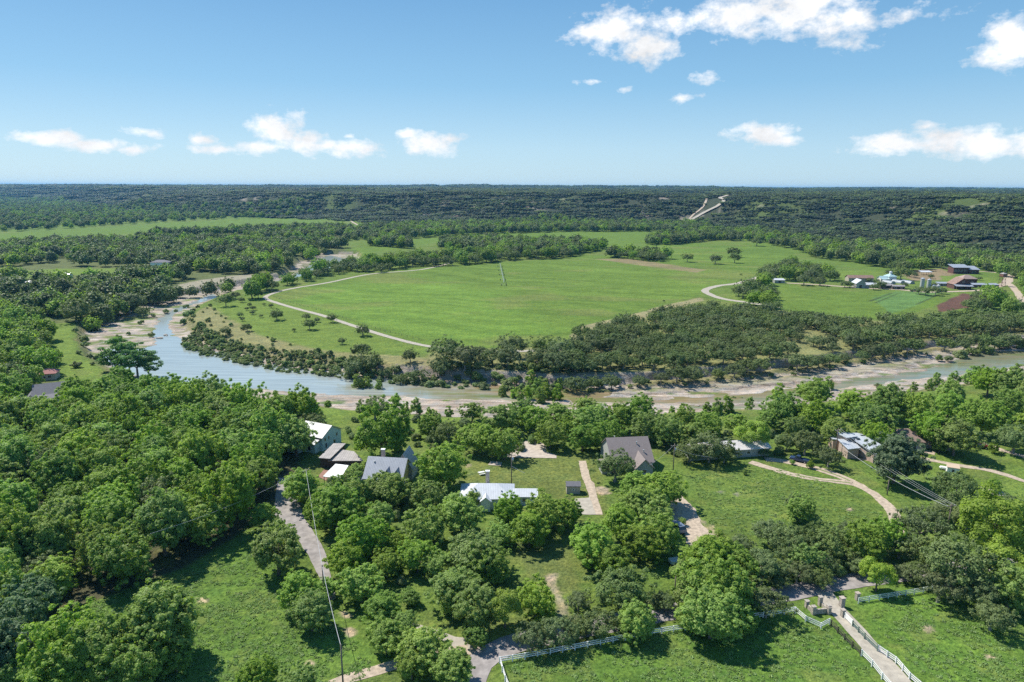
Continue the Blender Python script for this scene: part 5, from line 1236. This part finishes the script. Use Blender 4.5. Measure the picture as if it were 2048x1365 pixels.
# ------------------------------------------------------------------ vehicles
def extrude(mb, prof, y0, y1, taper=0.0):
    n = len(prof); b = len(mb.v); zm = max(p[1] for p in prof); z0 = min(p[1] for p in prof)
    for yy, s in ((y0, 1), (y1, -1)):
        for (x_, z_) in prof: mb.v.append((x_, yy + s * taper * (z_ - z0) / (zm - z0 + 1e-6), z_))
    mb.f.append(tuple(range(b, b + n))); mb.f.append(tuple(range(b + 2*n - 1, b + n - 1, -1)))
    for i in range(n): j = (i + 1) % n; mb.f.append((b + j, b + i, b + n + i, b + n + j))
def vehicle(name, label, x, y, rz, kind, paint_, cat, s=1.0, group=None):
    pm = mat(name + '_paint', paint_, .3, spec=.6); z = float(Hf(np.array([x]), np.array([y]))[0])
    e = empty(name, (x, y, z + .05), rz, label, cat, group); e.scale = (s, s, s)
    if kind == 'pickup':
        L = 2.8; body = [(-L,.45),(L-.1,.45),(L,.75),(L-.15,1.05),(1.35,1.15),(-.55,1.15),(-.6,.75),(-L+.12,.75),(-L+.12,1.12),(-L,1.12)]
        cab = [(-.5,1.15),(1.35,1.15),(.7,1.78),(-.25,1.8)]; bed = True
    elif kind == 'suv':
        L = 2.3; body = [(-L,.4),(L-.1,.4),(L,.7),(L-.1,.98),(1.1,1.06),(-L+.05,1.06)]; cab = [(-L+.1,1.06),(1.1,1.06),(.45,1.66),(-1.9,1.66)]; bed = False
    else:
        L = 2.2; body = [(-L,.35),(L-.1,.35),(L,.6),(L-.1,.82),(.95,.92),(-1.55,.92),(-L,.88)]; cab = [(-1.6,.92),(.95,.92),(.3,1.42),(-1.0,1.42)]; bed = False
    q = MB(); extrude(q, body, -.92, .92); q.build('body', pm, e)
    if bed:      # the load bed's side walls
        for s_ in (-.86, .86): q = MB(); q.box(-L + .12, -.56, s_ - .06, s_ + .06, .75, 1.12); q.build('bed_side', pm, e)
    q = MB(); extrude(q, cab, -.84, .84, .12); q.build('windows', M['glass'], e)
    top = max(p[1] for p in cab); xs = [p[0] for p in cab if p[1] > top - .05]
    q = MB(); q.box(min(xs) - .02, max(xs) + .02, -.72, .72, top - .02, top + .05); q.build('roof', pm, e)
    for wx in (-L * .62, L * .62):
        for s_ in (-.84, .84):
            q = MB(); q.tube((wx, s_ - .11, .36), (wx, s_ + .11, .36), .36, n=14); w_ = q.build('wheel', M['tyre'], e)
            q = MB(); q.tube((wx, s_ * 1.135 - .02, .36), (wx, s_ * 1.135 + .02, .36), .2, n=10); q.build('rim', M['steel'], w_)
    for s_ in (-.65, .65): q = MB(); q.box(L - .04, L + .03, s_ - .18, s_ + .18, .66, .82); q.build('headlight', M['trim'], e)
    return e
x, y = P(1598, 924); vehicle('pickup_truck', 'dark blue pickup truck parked on the gravel fork beside the bushes', x, y, 2.55, 'pickup', (.03, .06, .13), 'pickup truck')
x, y = P(1960, 897); vehicle('car', 'dark red car parked in tree shade near the right-hand drive', x, y, -.35, 'suv', (.09, .012, .015), 'car')
x, y = P(1362, 1127); vehicle('white_truck', 'white pickup truck half hidden under a tree by the dirt drive', x, y, .25, 'pickup', (.62, .68, .68), 'pickup truck')
x, y = P(1354, 1060); vehicle('trailer_van', 'blue-grey van in the shade at the end of the dirt drive', x, y, 1.9, 'suv', (.16, .2, .27), 'van', 1.15)
x, y = P(1828, 583.5); vehicle('farm_truck', 'dark truck on the farm lane below the silos', x, y, 0.05, 'pickup', (.03, .035, .04), 'truck', 1.15)
x, y = P(1887, 585); vehicle('farm_car', 'grey car at the end of the farm trees on the lane', x, y, 0.1, 'suv', (.25, .27, .3), 'car')
x, y = P(1236, 689); vehicle('grove_car', 'silver car parked in the oak grove across the river', x, y, 0.1, 'car', (.5, .52, .54), 'car', 1.1)

# ------------------------------------------------------------------ poles and lines
def pole(label, px, py, h, arm=True, base_hidden=False, rz=0.2, can=False, name='utility_pole'):
    x, y = P(px, py); z = 0.0; e = empty(name, (x, y, z), rz, label, 'utility pole')
    q = MB(); q.tube((0, 0, -.5), (0, 0, h), .16, .11, 10); q.build('shaft', M['wood'], e, True)
    if arm:
        q = MB(); q.box(-1.1, 1.1, -.07, .07, h - .75, h - .6); q.build('crossarm', M['wood'], e)
        for s_ in (-1, 0, 1): q = MB(); q.tube((s_, 0, h - .6), (s_, 0, h - .35), .06, .04, 8); q.build('insulator', M['white'], e)
    if can: q = MB(); q.tube((.32, 0, h - 2.4), (.32, 0, h - 1.4), .24, n=14); q.build('transformer', M['steel'], e, True)
    return Vector((x, y, h - .3))
def cable(label, a, b, sag=0.8, r=.035, name='cable'):
    a, b = Vector(a), Vector(b); q = MB(); n = 14; pr = a
    for i in range(1, n + 1):
        t_ = i / n; c_ = a.lerp(b, t_) - Vector((0, 0, 4 * sag * t_ * (1 - t_))); q.tube(pr, c_, r, n=5, cap=False); pr = c_
    o = q.build(name, M['cable'], smooth=True, loc=(0, 0, 0)); return tag(o, label, 'cable', None)
pA = pole('tall dark pole in the mown yard just behind the white roofed house', 1023, 972, 9.8, can=True, rz=.1)
pB = pole('wooden pole rising from the trees beside the paved lane', 649, 1204, 8.2, arm=False)
pC = pole('wooden pole by the dirt road at the bottom edge', 687, 1384, 9.0, arm=False)
pD = pole('pole with a transformer beside the brown-grey roofed house', 1346, 945, 9.0, can=True)
pE = pole('short dark post on the grass below the big round tree', 1774, 991, 4.6, arm=False)
pF = pole('short post at the right beside the pale slab', 1988, 1017, 3.8, arm=False)
pG = pole('pole at the left corner of the modern brick house', 1671, 908, 8.5, can=True)
pH = pole('pole with a crossarm at the top of the paved lane', 616, 1003, 9.4, can=True, rz=1.1)
pI = pole('thin pole in the clearing left of the big tree by the fence', 1349, 1194, 5.0, arm=False)
pJ = pole('pole among the trees above the lower right clearing', 1893, 1072, 8.5, arm=True)
cable('cable from the bottom edge pole up to the pole beside the paved lane', pC, pB, .8, .045); cable('cable along the paved lane up to the crossarm pole', pB, pH, 1.0, .045)
for k, o_ in enumerate((-1.0, 0.0, 1.0)):
    cable(('upper wire', 'middle wire', 'lower wire')[k] + ' of the three running from the modern brick house to the right', pG + Vector((o_ * .8, o_ * .5, .2 * o_)), pJ + Vector((o_ * .9, -o_ * .6, 0)), 1.3, .024)
cable('bright thick wire crossing the grass below the modern brick house', Vector((*P(1682, 893, 3.2), 3.2)), pJ - Vector((.5, 0, .6)), 1.2, .05)
cable('thin wire from the transformer pole to the brown-grey roofed house', pD, Vector((*P(1300, 930, 4), 4)), .4, .03)
cable('thin wire from the transformer pole toward the long low house', pD - Vector((0, 0, 1)), Vector((*P(1425, 915, 4.2), 4.2)), .6, .03)
cable('dark wire running over the dense woods from the crossarm pole', pH, Vector((*P(300, 1068, 11), 11)), 1.2, .03)
# the slack line below the yard pole
cable('short stay wire slanting from the tall dark pole', pA - Vector((0, 0, 3.6)), Vector((pA.x + 3.6, pA.y - .5, pA.z - 5.4)), .05, .05)

# ------------------------------------------------------------------ fences and stone gate
def rail_fence(label, pts, m_, solid=False, name='rail_fence', h=1.35, sp=2.4):
    w = [P(a, b, h if len(p) < 3 else p[2]) for p in pts for (a, b) in [p[:2]]]; x0, y0 = w[0]
    e = empty(name, (x0, y0, 0), 0, label, 'fence')
    rails = [MB() for _ in range(3)]; np_ = 0
    for i in range(len(w) - 1):
        a = Vector((w[i][0] - x0, w[i][1] - y0, 0)); b = Vector((w[i+1][0] - x0, w[i+1][1] - y0, 0)); L = (b - a).length; n = max(1, round(L / sp)); d = (b - a) / L
        for k in range(n + (1 if i == len(w) - 2 else 0)):
            p = a + d * (L * k / n); q = MB(); q.box(-.08, .08, -.08, .08, -.3, h); o = q.build('post', m_, e); o.location = p; o.rotation_euler = (0, 0, math.atan2(d.y, d.x)); np_ += 1
        off = Vector((-d.y, d.x, 0)) * .1
        for j, zr in enumerate((.42, .80, 1.18)): rails[j].beam(a + off + Vector((0, 0, zr)) - d * .05 * i, b + off + Vector((0, 0, zr)) + d * .05, .045, .17)
    for r_ in rails: r_.build('rail', m_, e)
    if solid:
        a = Vector((w[0][0] - x0, w[0][1] - y0, .8)); b = Vector((w[-1][0] - x0, w[-1][1] - y0, .8)); q = MB(); q.beam(a, b, .05, 1.0); q.build('panel', m_, e)
    return e
rail_fence('white three-rail fence along the paved road, running right from its corner', [(1000,1314),(1050,1306),(1150,1288),(1300,1259),(1440,1238),(1590,1214)], M['white'])
rail_fence('white three-rail fence running down from the corner to the bottom edge', [(999,1314),(1010,1350),(1030,1400)], M['white'])
rail_fence('white curved three-rail fence beside the stone gate', [(1592,1215),(1612,1232),(1643,1246),(1660,1237)], M['white'])
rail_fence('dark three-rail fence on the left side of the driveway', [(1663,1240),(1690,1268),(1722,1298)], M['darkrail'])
rail_fence('white three-rail fence on the left side of the driveway at the bottom', [(1724,1299),(1745,1320),(1765,1345),(1800,1385)], M['white'])
rail_fence('dull green three-rail fence on the right side of the driveway', [(1706,1241),(1730,1266),(1756,1290)], M['greenrail'])
rail_fence('white three-rail fence on the right side of the driveway below the green one', [(1757,1290),(1775,1302),(1793,1314),(1820,1345),(1852,1372),(1900,1420)], M['white'])
rail_fence('short solid white fence panel right of the stone gate', [(1691,1226),(1705,1240)], M['white'], True)
rail_fence('pale three-rail fence along the road right of the stone gate', [(1718,1196),(1760,1189),(1830,1178),(1900,1166)], mat('pale_rail', (.55, .62, .56), .7, .15, 2))
def stone_post(mb, x, y, r_, h):
    mb.box(x - r_, x + r_, y - r_, y + r_, -.3, h); mb.box(x - r_ - .08, x + r_ + .08, y - r_ - .08, y + r_ + .08, h, h + .14)
x, y = P(1636, 1222); e = empty('stone_gate_house', (x, y, 0), 0.15, 'weathered stone enclosure with corner piers left of the driveway entrance', 'stone wall')
for (a, b, hh) in ((-1.6,-.9,1.7),(1.6,-.9,1.6),(-1.6,1.4,1.4),(1.4,1.6,1.9)): q = MB(); stone_post(q, a, b, .34, hh); q.build('pier', M['stone'], e)
q = MB(); q.box(-1.26, 1.26, -1.05, -.75, -.3, 1.05); q.box(-1.75, -1.45, -.56, 1.06, -.3, 1.0); q.box(1.35, 1.65, -.56, 1.26, -.3, .95); q.build('wall', M['stone'], e)
for k, (a, b, r_, hh) in enumerate(((1683,1214,.42,2.0),(1685,1234,.34,1.5),(1714,1200,.36,1.5),(1657,1228,.34,1.4))):
    x, y = P(a, b); e = empty('stone_pillar', (x, y, 0), .2, ('taller pale stone gate pillar right of the driveway', 'lower stone pillar at the end of the white panel', 'stone pillar at the start of the pale road fence', 'stone pillar left of the driveway at the end of the curved fence')[k], 'pillar'); q = MB(); q.box(-r_, r_, -r_, r_, -.3, hh); q.build('shaft', M['stone'], e); q = MB(); q.box(-r_-.08, r_+.08, -r_-.08, r_+.08, hh, hh + .15); q.build('cap', M['concrete'], e)
patch('cattle_grid', [(1726,1289),(1738,1287),(1752,1300),(1738,1304)], mat('grid_steel', (.2, .19, .18), .7, .2, 3), .13, None)
# picnic table and small things in the yard
x, y = P(963, 949); e = empty('picnic_table', (x, y, 0), .4, 'pale picnic table on the mown lawn left of the tall pole', 'table')
q = MB(); q.box(-.9, .9, -.38, .38, .70, .76); q.build('tabletop', M['white'], e)
for s_ in (-.65, .65): q = MB(); q.box(s_ * 1.0 - .9 + (.9 if 0 else .9) - .9 + .9 - .05, s_ + .05, -.3, .3, 0, .7); q.build('leg', M['steel'], e)
for s_ in (-.75, .75): q = MB(); q.box(-.9, .9, s_ - .14, s_ + .14, .4, .45); q.box(-.7, -.6, s_ - .1, s_ + .1, 0, .4); q.box(.6, .7, s_ - .1, s_ + .1, 0, .4); q.build('bench', M['white'], e)
# field wire fence with posts beside the gravel road
WF = PP([(1225,630),(1140,655),(1130,683)]); 
fp = PP([(548,596),(600,612),(650,624),(700,642),(770,664),(850,684)])
e = empty('field_fence', (*fp[0], 0), 0, 'thin dark post and wire fence between the gravel road and the big field', 'fence'); pr = None
for i in range(len(fp) - 1):
    a = Vector((fp[i][0] - fp[0][0], fp[i][1] - fp[0][1], 0)); b = Vector((fp[i+1][0] - fp[0][0], fp[i+1][1] - fp[0][1], 0)); n = int((b - a).length / 5)
    for k in range(n): q = MB(); q.tube((0, 0, -.3), (0, 0, 1.3), .09, n=6); o = q.build('post', M['wood'], e); o.location = a.lerp(b, k / n)
    q = MB(); [q.beam(a + Vector((0, 0, z_)), b + Vector((0, 0, z_)), .03, .03) for z_ in (.5, .9, 1.2)]; q.build('wire', M['darkrail'], e)
# centre-pivot irrigation machine
a = Vector((*P(1008, 572), 0)); b = Vector((*P(1000, 534), 0)); e = empty('irrigation_machine', a, 0, 'long steel centre-pivot irrigation machine standing in the big field', 'irrigator')
d = (b - a); L = d.length; d.normalize(); s_ = Vector((-d.y, d.x, 0)); nT = 5
for k in range(nT):
    p = d * (L * k / (nT - 1) if k else 1.0); q = MB()
    for o_ in (-2.1, 2.1): q.beam(p + s_ * o_ + Vector((0, 0, .5)), p + Vector((0, 0, 3.6)), .14, .14)
    q.beam(p + s_ * -2.6 + Vector((0, 0, .6)), p + s_ * 2.6 + Vector((0, 0, .6)), .16, .16); t_ = q.build('tower', M['steel'], e)
    for o_ in (-2.3, 2.3):
        q = MB(); q.tube(p + s_ * o_ - s_ * .22 + Vector((0, 0, .65)), p + s_ * o_ + s_ * .22 + Vector((0, 0, .65)), .65, n=12); q.build('wheel', M['tyre'], t_)
    if k:
        p0 = d * (L * (k - 1) / (nT - 1)); q = MB(); n = 8; up = None
        for i in range(n):
            t0, t1 = i / n, (i + 1) / n; z0 = 3.6 + 1.2 * 4 * t0 * (1 - t0) * .5; z1 = 3.6 + 1.2 * 4 * t1 * (1 - t1) * .5
            A, B_ = p0.lerp(p, t0), p0.lerp(p, t1); q.beam(A + Vector((0, 0, z0)), B_ + Vector((0, 0, z1)), .2, .2)
            for o_ in (-.5, .5): q.beam(A + s_ * o_ + Vector((0, 0, z0 - .9)), B_ + s_ * o_ + Vector((0, 0, z1 - .9)), .06, .06); q.beam(A + Vector((0, 0, z0)), B_ + s_ * o_ + Vector((0, 0, z1 - .9)), .05, .05)
        q.build('span', M['steel'], e)
# limestone outcrops and ledge blocks in the riverbed
def boulder(name, label, px, py, w_, h_, seed, group=None, z=RZ):
    r = np.random.default_rng(seed); v, f = ico(); x, y = P(px, py, z); q = MB(); vv = v.copy()
    # one subdivision for a rougher outline
    mid = {}; V = [tuple(a) for a in v]; F = []
    def m_(i, j):
        k = (min(i, j), max(i, j))
        if k not in mid: c_ = (np.array(V[i]) + np.array(V[j])) / 2; c_ /= np.linalg.norm(c_); mid[k] = len(V); V.append(tuple(c_))
        return mid[k]
    for a, b, c in f: ab, bc, ca_ = m_(a, b), m_(b, c), m_(c, a); F += [(a, ab, ca_), (ab, b, bc), (ca_, bc, c), (ab, bc, ca_)]
    V = np.array(V); V *= r.uniform(.75, 1.15, (len(V), 1)); V[:, 2] = np.clip(V[:, 2], -.5, .55)
    q.v = [tuple(a) for a in V * np.array([w_ / 2, w_ / 2 * .7, h_])]; q.f = F
    o = q.build(name, M['stone']); o.location = (x, y, z + h_ * .1); o.rotation_euler = (0, 0, r.uniform(0, 6)); tag(o, label, 'rock', group)
for k, (a, b, w_, h_) in enumerate(((320,677,4.2,1.0),(331,671,3.0,1.0),(334,672,1.8,.7),(404,706,2.4,.5),(1395,812,2.5,.6),(1500,757,4,1.2),(1548,750,5,1.2),(1590,744,3.5,1.0))):
    boulder('boulder', ('brown boulder in midstream of the blue water', 'larger dark rock at the edge of the rock shelf in the bend', 'smaller dark rock at the edge of the rock shelf in the bend', 'low rock at the inner edge of the blue water', 'low rock at the near shore of the shallow water', 'fallen limestone block on the left below the far cliff', 'widest fallen limestone block below the far cliff', 'fallen limestone block on the right below the far cliff')[k], a, b, w_, h_, 300 + k)

for k, (a, b, w_) in enumerate(((1762,572,22),(1748,576,18),(1810,574,16),(1838,583,22),(1852,585,24),(1872,585,24),(1884,584,20),(1868,574,16),(1700,571,18),(1712,572,14),(1753,565,14),(1738,563,12),(1862,556,12),(1946,562,20),(1959,560,12),(1690,570,20),(1983,588,26),(1968,596,14),(1820,549,20),(1790,552,22),(1830,553,16))):
    x, y, D = at_crown(a, b - 3, w_, 'oak'); add_tree('oak', x, y, D, 'dark tree among the farm buildings across the fields', 'trees among the farm buildings', name='farm_tree', cat='tree', parts=False, lod=1)

# ---- scattering one mass of trees: points in a mesh, trees from the scene itself as instances
def gn_mass(name, pts, sources, label, cat, smin, smax, seed, zs=None):
    r = np.random.default_rng(seed); n = len(pts); p = np.array(pts)
    z = Hf(p[:, 0], p[:, 1]) if zs is None else zs
    me = bpy.data.meshes.new(name); me.vertices.add(n); me.vertices.foreach_set('co', np.stack([p[:, 0], p[:, 1], z], 1).astype(np.float32).ravel())
    a = me.attributes.new('rot', 'FLOAT', 'POINT'); a.data.foreach_set('value', r.uniform(0, 6.283, n).astype(np.float32))
    a = me.attributes.new('scl', 'FLOAT', 'POINT'); a.data.foreach_set('value', r.uniform(smin, smax, n).astype(np.float32) if not isinstance(smin, np.ndarray) else (smin * r.uniform(0.85, 1.15, n)).astype(np.float32))
    a = me.attributes.new('pick', 'INT', 'POINT'); a.data.foreach_set('value', r.integers(0, len(sources), n).astype(np.int32))
    o = link(name, me)
    g = bpy.data.node_groups.new(name, 'GeometryNodeTree')
    g.interface.new_socket('Geometry', in_out='INPUT', socket_type='NodeSocketGeometry'); g.interface.new_socket('Geometry', in_out='OUTPUT', socket_type='NodeSocketGeometry')
    N = g.nodes.new; L = g.links.new
    gi = N('NodeGroupInput'); go = N('NodeGroupOutput'); jn = N('GeometryNodeJoinGeometry')
    def attr(nm, ty):
        q = N('GeometryNodeInputNamedAttribute'); q.data_type = ty; q.inputs['Name'].default_value = nm; return q.outputs['Attribute']
    cx = N('ShaderNodeCombineXYZ'); L(attr('rot', 'FLOAT'), cx.inputs[2])
    for k, s in enumerate(sources):
        cmp = N('FunctionNodeCompare'); cmp.data_type = 'INT'; cmp.operation = 'EQUAL'; L(attr('pick', 'INT'), cmp.inputs['A']); 
        for i_ in cmp.inputs:
            if i_.name == 'B' and i_.type == 'INT': i_.default_value = k
        for i_ in cmp.inputs:
            if i_.name == 'A' and i_.type == 'INT' and not i_.is_linked: L(attr('pick', 'INT'), i_)
        oi = N('GeometryNodeObjectInfo'); oi.transform_space = 'ORIGINAL'; oi.inputs['Object'].default_value = s; oi.inputs['As Instance'].default_value = True
        ip = N('GeometryNodeInstanceOnPoints'); L(gi.outputs[0], ip.inputs['Points']); L(oi.outputs['Geometry'], ip.inputs['Instance'])
        L(cmp.outputs[0], ip.inputs['Selection']); L(cx.outputs[0], ip.inputs['Rotation']); L(attr('scl', 'FLOAT'), ip.inputs['Scale']); L(ip.outputs[0], jn.inputs[0])
    L(jn.outputs[0], go.inputs[0])
    md = o.modifiers.new('scatter', 'NODES'); md.node_group = g
    return tag(o, label, cat, None, 'stuff')

# far trees of the woods that stand for themselves and for the mass
SRC = []
for k, (a, b_) in enumerate(((655,478),(640,482),(625,484),(660,486),(606,487))):
    x, y = P(a, b_); kd = 'pecan'
    me = merged_mesh(kd, k, 2)
    if k in (1, 2, 3): me = me.copy(); me.materials[0] = M['oak']
    o = link('valley_tree', me, None, (x, y, 0)); o.scale = (1.2,) * 3; o.rotation_euler = (0, 0, k)
    tag(o, 'distant tree at the edge of the far valley woods', 'tree', 'trees at the edge of the far valley woods'); SRC.append(o)
gn_mass('woods', REST, SRC, 'far valley woods that read as one mass of trees', 'woods', 0.85, 1.5, 5)
if REST_OAK:
    OS = []
    for k in range(3):
        me = merged_mesh('oak', k, 1); x, y = P(2075 + 30 * k, 668 + 6 * k); o = link('grove_oak', me, None, (x, y, float(Hf(np.array([x]), np.array([y]))[0])))
        tag(o, 'grey-green live oak in the dense grove on the far bank', 'oak tree', 'live oaks of the far bank grove'); OS.append(o)
    gn_mass('oak_woods', REST_OAK, OS, 'back of the live oak grove on the far bank', 'woods', 0.75, 1.2, 6)

if SHREST:
    SS = []
    for k, (a, b_) in enumerate(((560,712),(610,718),(480,700))):
        x, y = P(a, b_, -2); o = link('thicket_shrub', merged_mesh('shrub', k, 1), None, (x, y, float(Hf(np.array([x]), np.array([y]))[0]))); tag(o, 'green shrub in the thicket along the inner river bank', 'shrub', 'shrubs of the river bank thicket'); o.scale = (.3, .3, .3); SS.append(o)
    gn_mass('brush', SHREST, SS, 'continuous low brush along the inner river bank', 'brush', 0.22, 0.5, 16)
# hillside forest: patches of small juniper and oak, 30 m across
def forest_patch(i, nt, mixp, R0=16.0):
    r = np.random.default_rng(200 + i); V = []; F = []; T = []; o_ = 0; MI = []
    for k in range(nt):
        a = r.uniform(0, 6.283); rr = R0 * math.sqrt(r.uniform(0, 1)); D = r.uniform(3.2, 7.5); hh = D * r.uniform(0.35, 0.55)
        c, rad = lobes_round(r, 7, D / 2, hh * 0.6, hh * 0.8, D * 0.22, -0.4, 0.3); c = c + np.array([rr * math.cos(a), rr * math.sin(a), -0.6])
        v, f, tt = foliage(r, c, rad, 46, 1.25, 0.3, 0.8, 0.9, 1.1); V.append(v); F.append(f + o_); T.append(tt * 0.7 + 0.3 * r.random()); o_ += len(v)
        mi = 0 if r.random() < mixp else 1; MI.append(np.full(len(f), mi))
        v, f = cores(c, rad, 0.8, 0.9); V.append(v); F.append(f + o_); T.append(np.full(len(v), 0.2)); o_ += len(v); MI.append(np.full(len(f), mi))
    me = leaf_mesh('forest_patch', [(np.concatenate(V), np.concatenate(F), np.concatenate(T))], M['juniper']); me.materials.append(M['oak'])
    me.polygons.foreach_set('material_index', np.concatenate(MI).astype(np.int32)); me.update()
    return me
FP = []
for k, (a, b_) in enumerate(((1800,470),(1840,474),(1880,470),(1760,462),(1920,478))):
    x, y, z = PT(a, b_); o = link('hill_forest_patch', forest_patch(k, 34, (0.95, 0.8, 0.9, 0.6, 0.25)[k]), None, (x, y, z)); tag(o, None, 'woods', None, 'stuff'); o['label'] = 'patch of dark juniper scrub on the right hillside'; FP.append(o)
r = np.random.default_rng(77); HP = []
def hill_ring(y0, y1, sp, scl):
    n = int(1.15 * (y1 ** 2 - y0 ** 2) / (sp * sp) * 1.3)
    Y = np.sqrt(r.uniform(y0 ** 2, y1 ** 2, n)); X = r.uniform(-1, 1, n) * (0.92 * Y + 60)
    d = linedist(X, Y, HBP); ins = inpoly(X, Y, HPOLY); dd = np.where(ins, d, -d)
    m = dd > 5; m &= (fbm(X / 45, Y / 45, 91, 4) < 0.77) ; m &= ~((fbm(X / 160, Y / 160, 92, 3) > 0.64) & (r.random(n) < 0.35))
    for rd, w_ in ((hr1, 15), (hr2, 11)): m &= linedist(X, Y, rd) > w_ * (1 if scl < 1.5 else 2.0)
    X, Y = X[m], Y[m]; return np.stack([X, Y], 1), np.full(len(X), scl)
rings = [hill_ring(560, 1500, 19, 1.0), hill_ring(1500, 2600, 25, 1.12), hill_ring(2600, 5200, 52, 1.9), hill_ring(5200, 14000, 120, 3.6)]
hp = np.concatenate([q[0] for q in rings]); hs_ = np.concatenate([q[1] for q in rings]); print('hill patches', len(hp))
gn_mass('hill_forest', hp, FP, 'dark juniper and oak forest covering the hills to the horizon', 'forest', hs_, None, 8)

# weeds and coarse grass on the near meadows
def tuft_mesh(i):
    r = np.random.default_rng(500 + i); n = 26; a = r.uniform(0, 6.28, n); rr = 0.5 * np.sqrt(r.random(n))
    p = np.stack([rr * np.cos(a), rr * np.sin(a), r.uniform(0.03, 0.30, n)], 1); nr_ = unit(r, n) * 0.7 + np.array([0, 0, 1.0]); nr_ /= np.linalg.norm(nr_, axis=1)[:, None]
    u = np.cross(nr_, unit(r, n)); u /= np.linalg.norm(u, axis=1)[:, None]; v_ = np.cross(nr_, u); s_ = r.uniform(0.10, 0.24, n)[:, None]
    q = np.stack([p - u * s_, p + v_ * s_ * .6, p + u * s_, p - v_ * s_ * .6], 1).reshape(-1, 3)
    return leaf_mesh('weed_tuft', [(q, np.arange(4 * n).reshape(-1, 4), np.repeat(r.random(n), 4))], M['weed'])
M['weed'] = leaf_mat('weed_leaves', (0.125, 0.215, 0.040), (0.25, 0.38, 0.085), 0.25, 0.012, 0.18)
TF = []
for k, (a, b_) in enumerate(((430,1150),(1500,985),(1800,1280),(1300,1330))):
    x, y = P(a, b_); o = link('weeds', tuft_mesh(k), None, (x, y, float(Hf(np.array([x]), np.array([y]))[0]))); tag(o, 'single weed tuft in the grass', 'weeds', None, 'stuff'); TF.append(o)
MEAD = [([(100,1240),(290,1165),(380,1145),(480,1075),(540,1070),(590,1180),(680,1260),(760,1320),(680,1400),(300,1500),(-100,1500)], 2.6), ([(1380,945),(1560,940),(1700,980),(1780,1040),(1700,1075),(1440,1100),(1410,1030)], 1.3),
        ([(1010,1322),(1300,1268),(1590,1224),(1680,1262),(1780,1400),(1850,1500),(1050,1500)], 1.8), ([(1725,1205),(1900,1172),(2200,1130),(2300,1500),(1950,1450),(1780,1300)], 1.8), ([(1800,1010),(2048,985),(2048,1060),(1900,1080)], .8)]
rr_ = np.random.default_rng(9); PTS = []
for pl, dn in MEAD:
    w_ = np.array(PP(pl)); x0, y0 = w_.min(0); x1, y1 = w_.max(0); n = int((x1 - x0) * (y1 - y0) * dn); X = rr_.uniform(x0, x1, n); Y = rr_.uniform(y0, y1, n)
    m = inpoly(X, Y, [tuple(q) for q in w_]) & (fbm(X / 2.2, Y / 2.2, 140, 3) + 0.3 * fbm(X / 15, Y / 15, 141, 2) > 0.57); PTS.append(np.stack([X[m], Y[m]], 1))
PTS = np.concatenate(PTS); print('tufts', len(PTS))
gn_mass('grass', PTS, TF, 'coarse grass and weeds of the near meadows', 'grass', 0.4, 0.85, 12)

# ------------------------------------------------------------------ haze
HAZE = 4.5e-5
if HAZE:
    mb = MB(); mb.box(-45000, 45000, -3000, 62000, -9, 125)
    hm = bpy.data.materials.new('haze'); hm.use_nodes = True; t = NT(hm.node_tree)
    v = t.n('ShaderNodeVolumePrincipled'); v.inputs['Color'].default_value = (0.18, 0.55, 1.0, 1); v.inputs['Density'].default_value = HAZE; v.inputs['Anisotropy'].default_value = 0.2
    o = t.n('ShaderNodeOutputMaterial'); t.l(v.outputs[0], o.inputs['Volume'])
    ho = mb.build('haze', hm); tag(ho, kind='stuff')
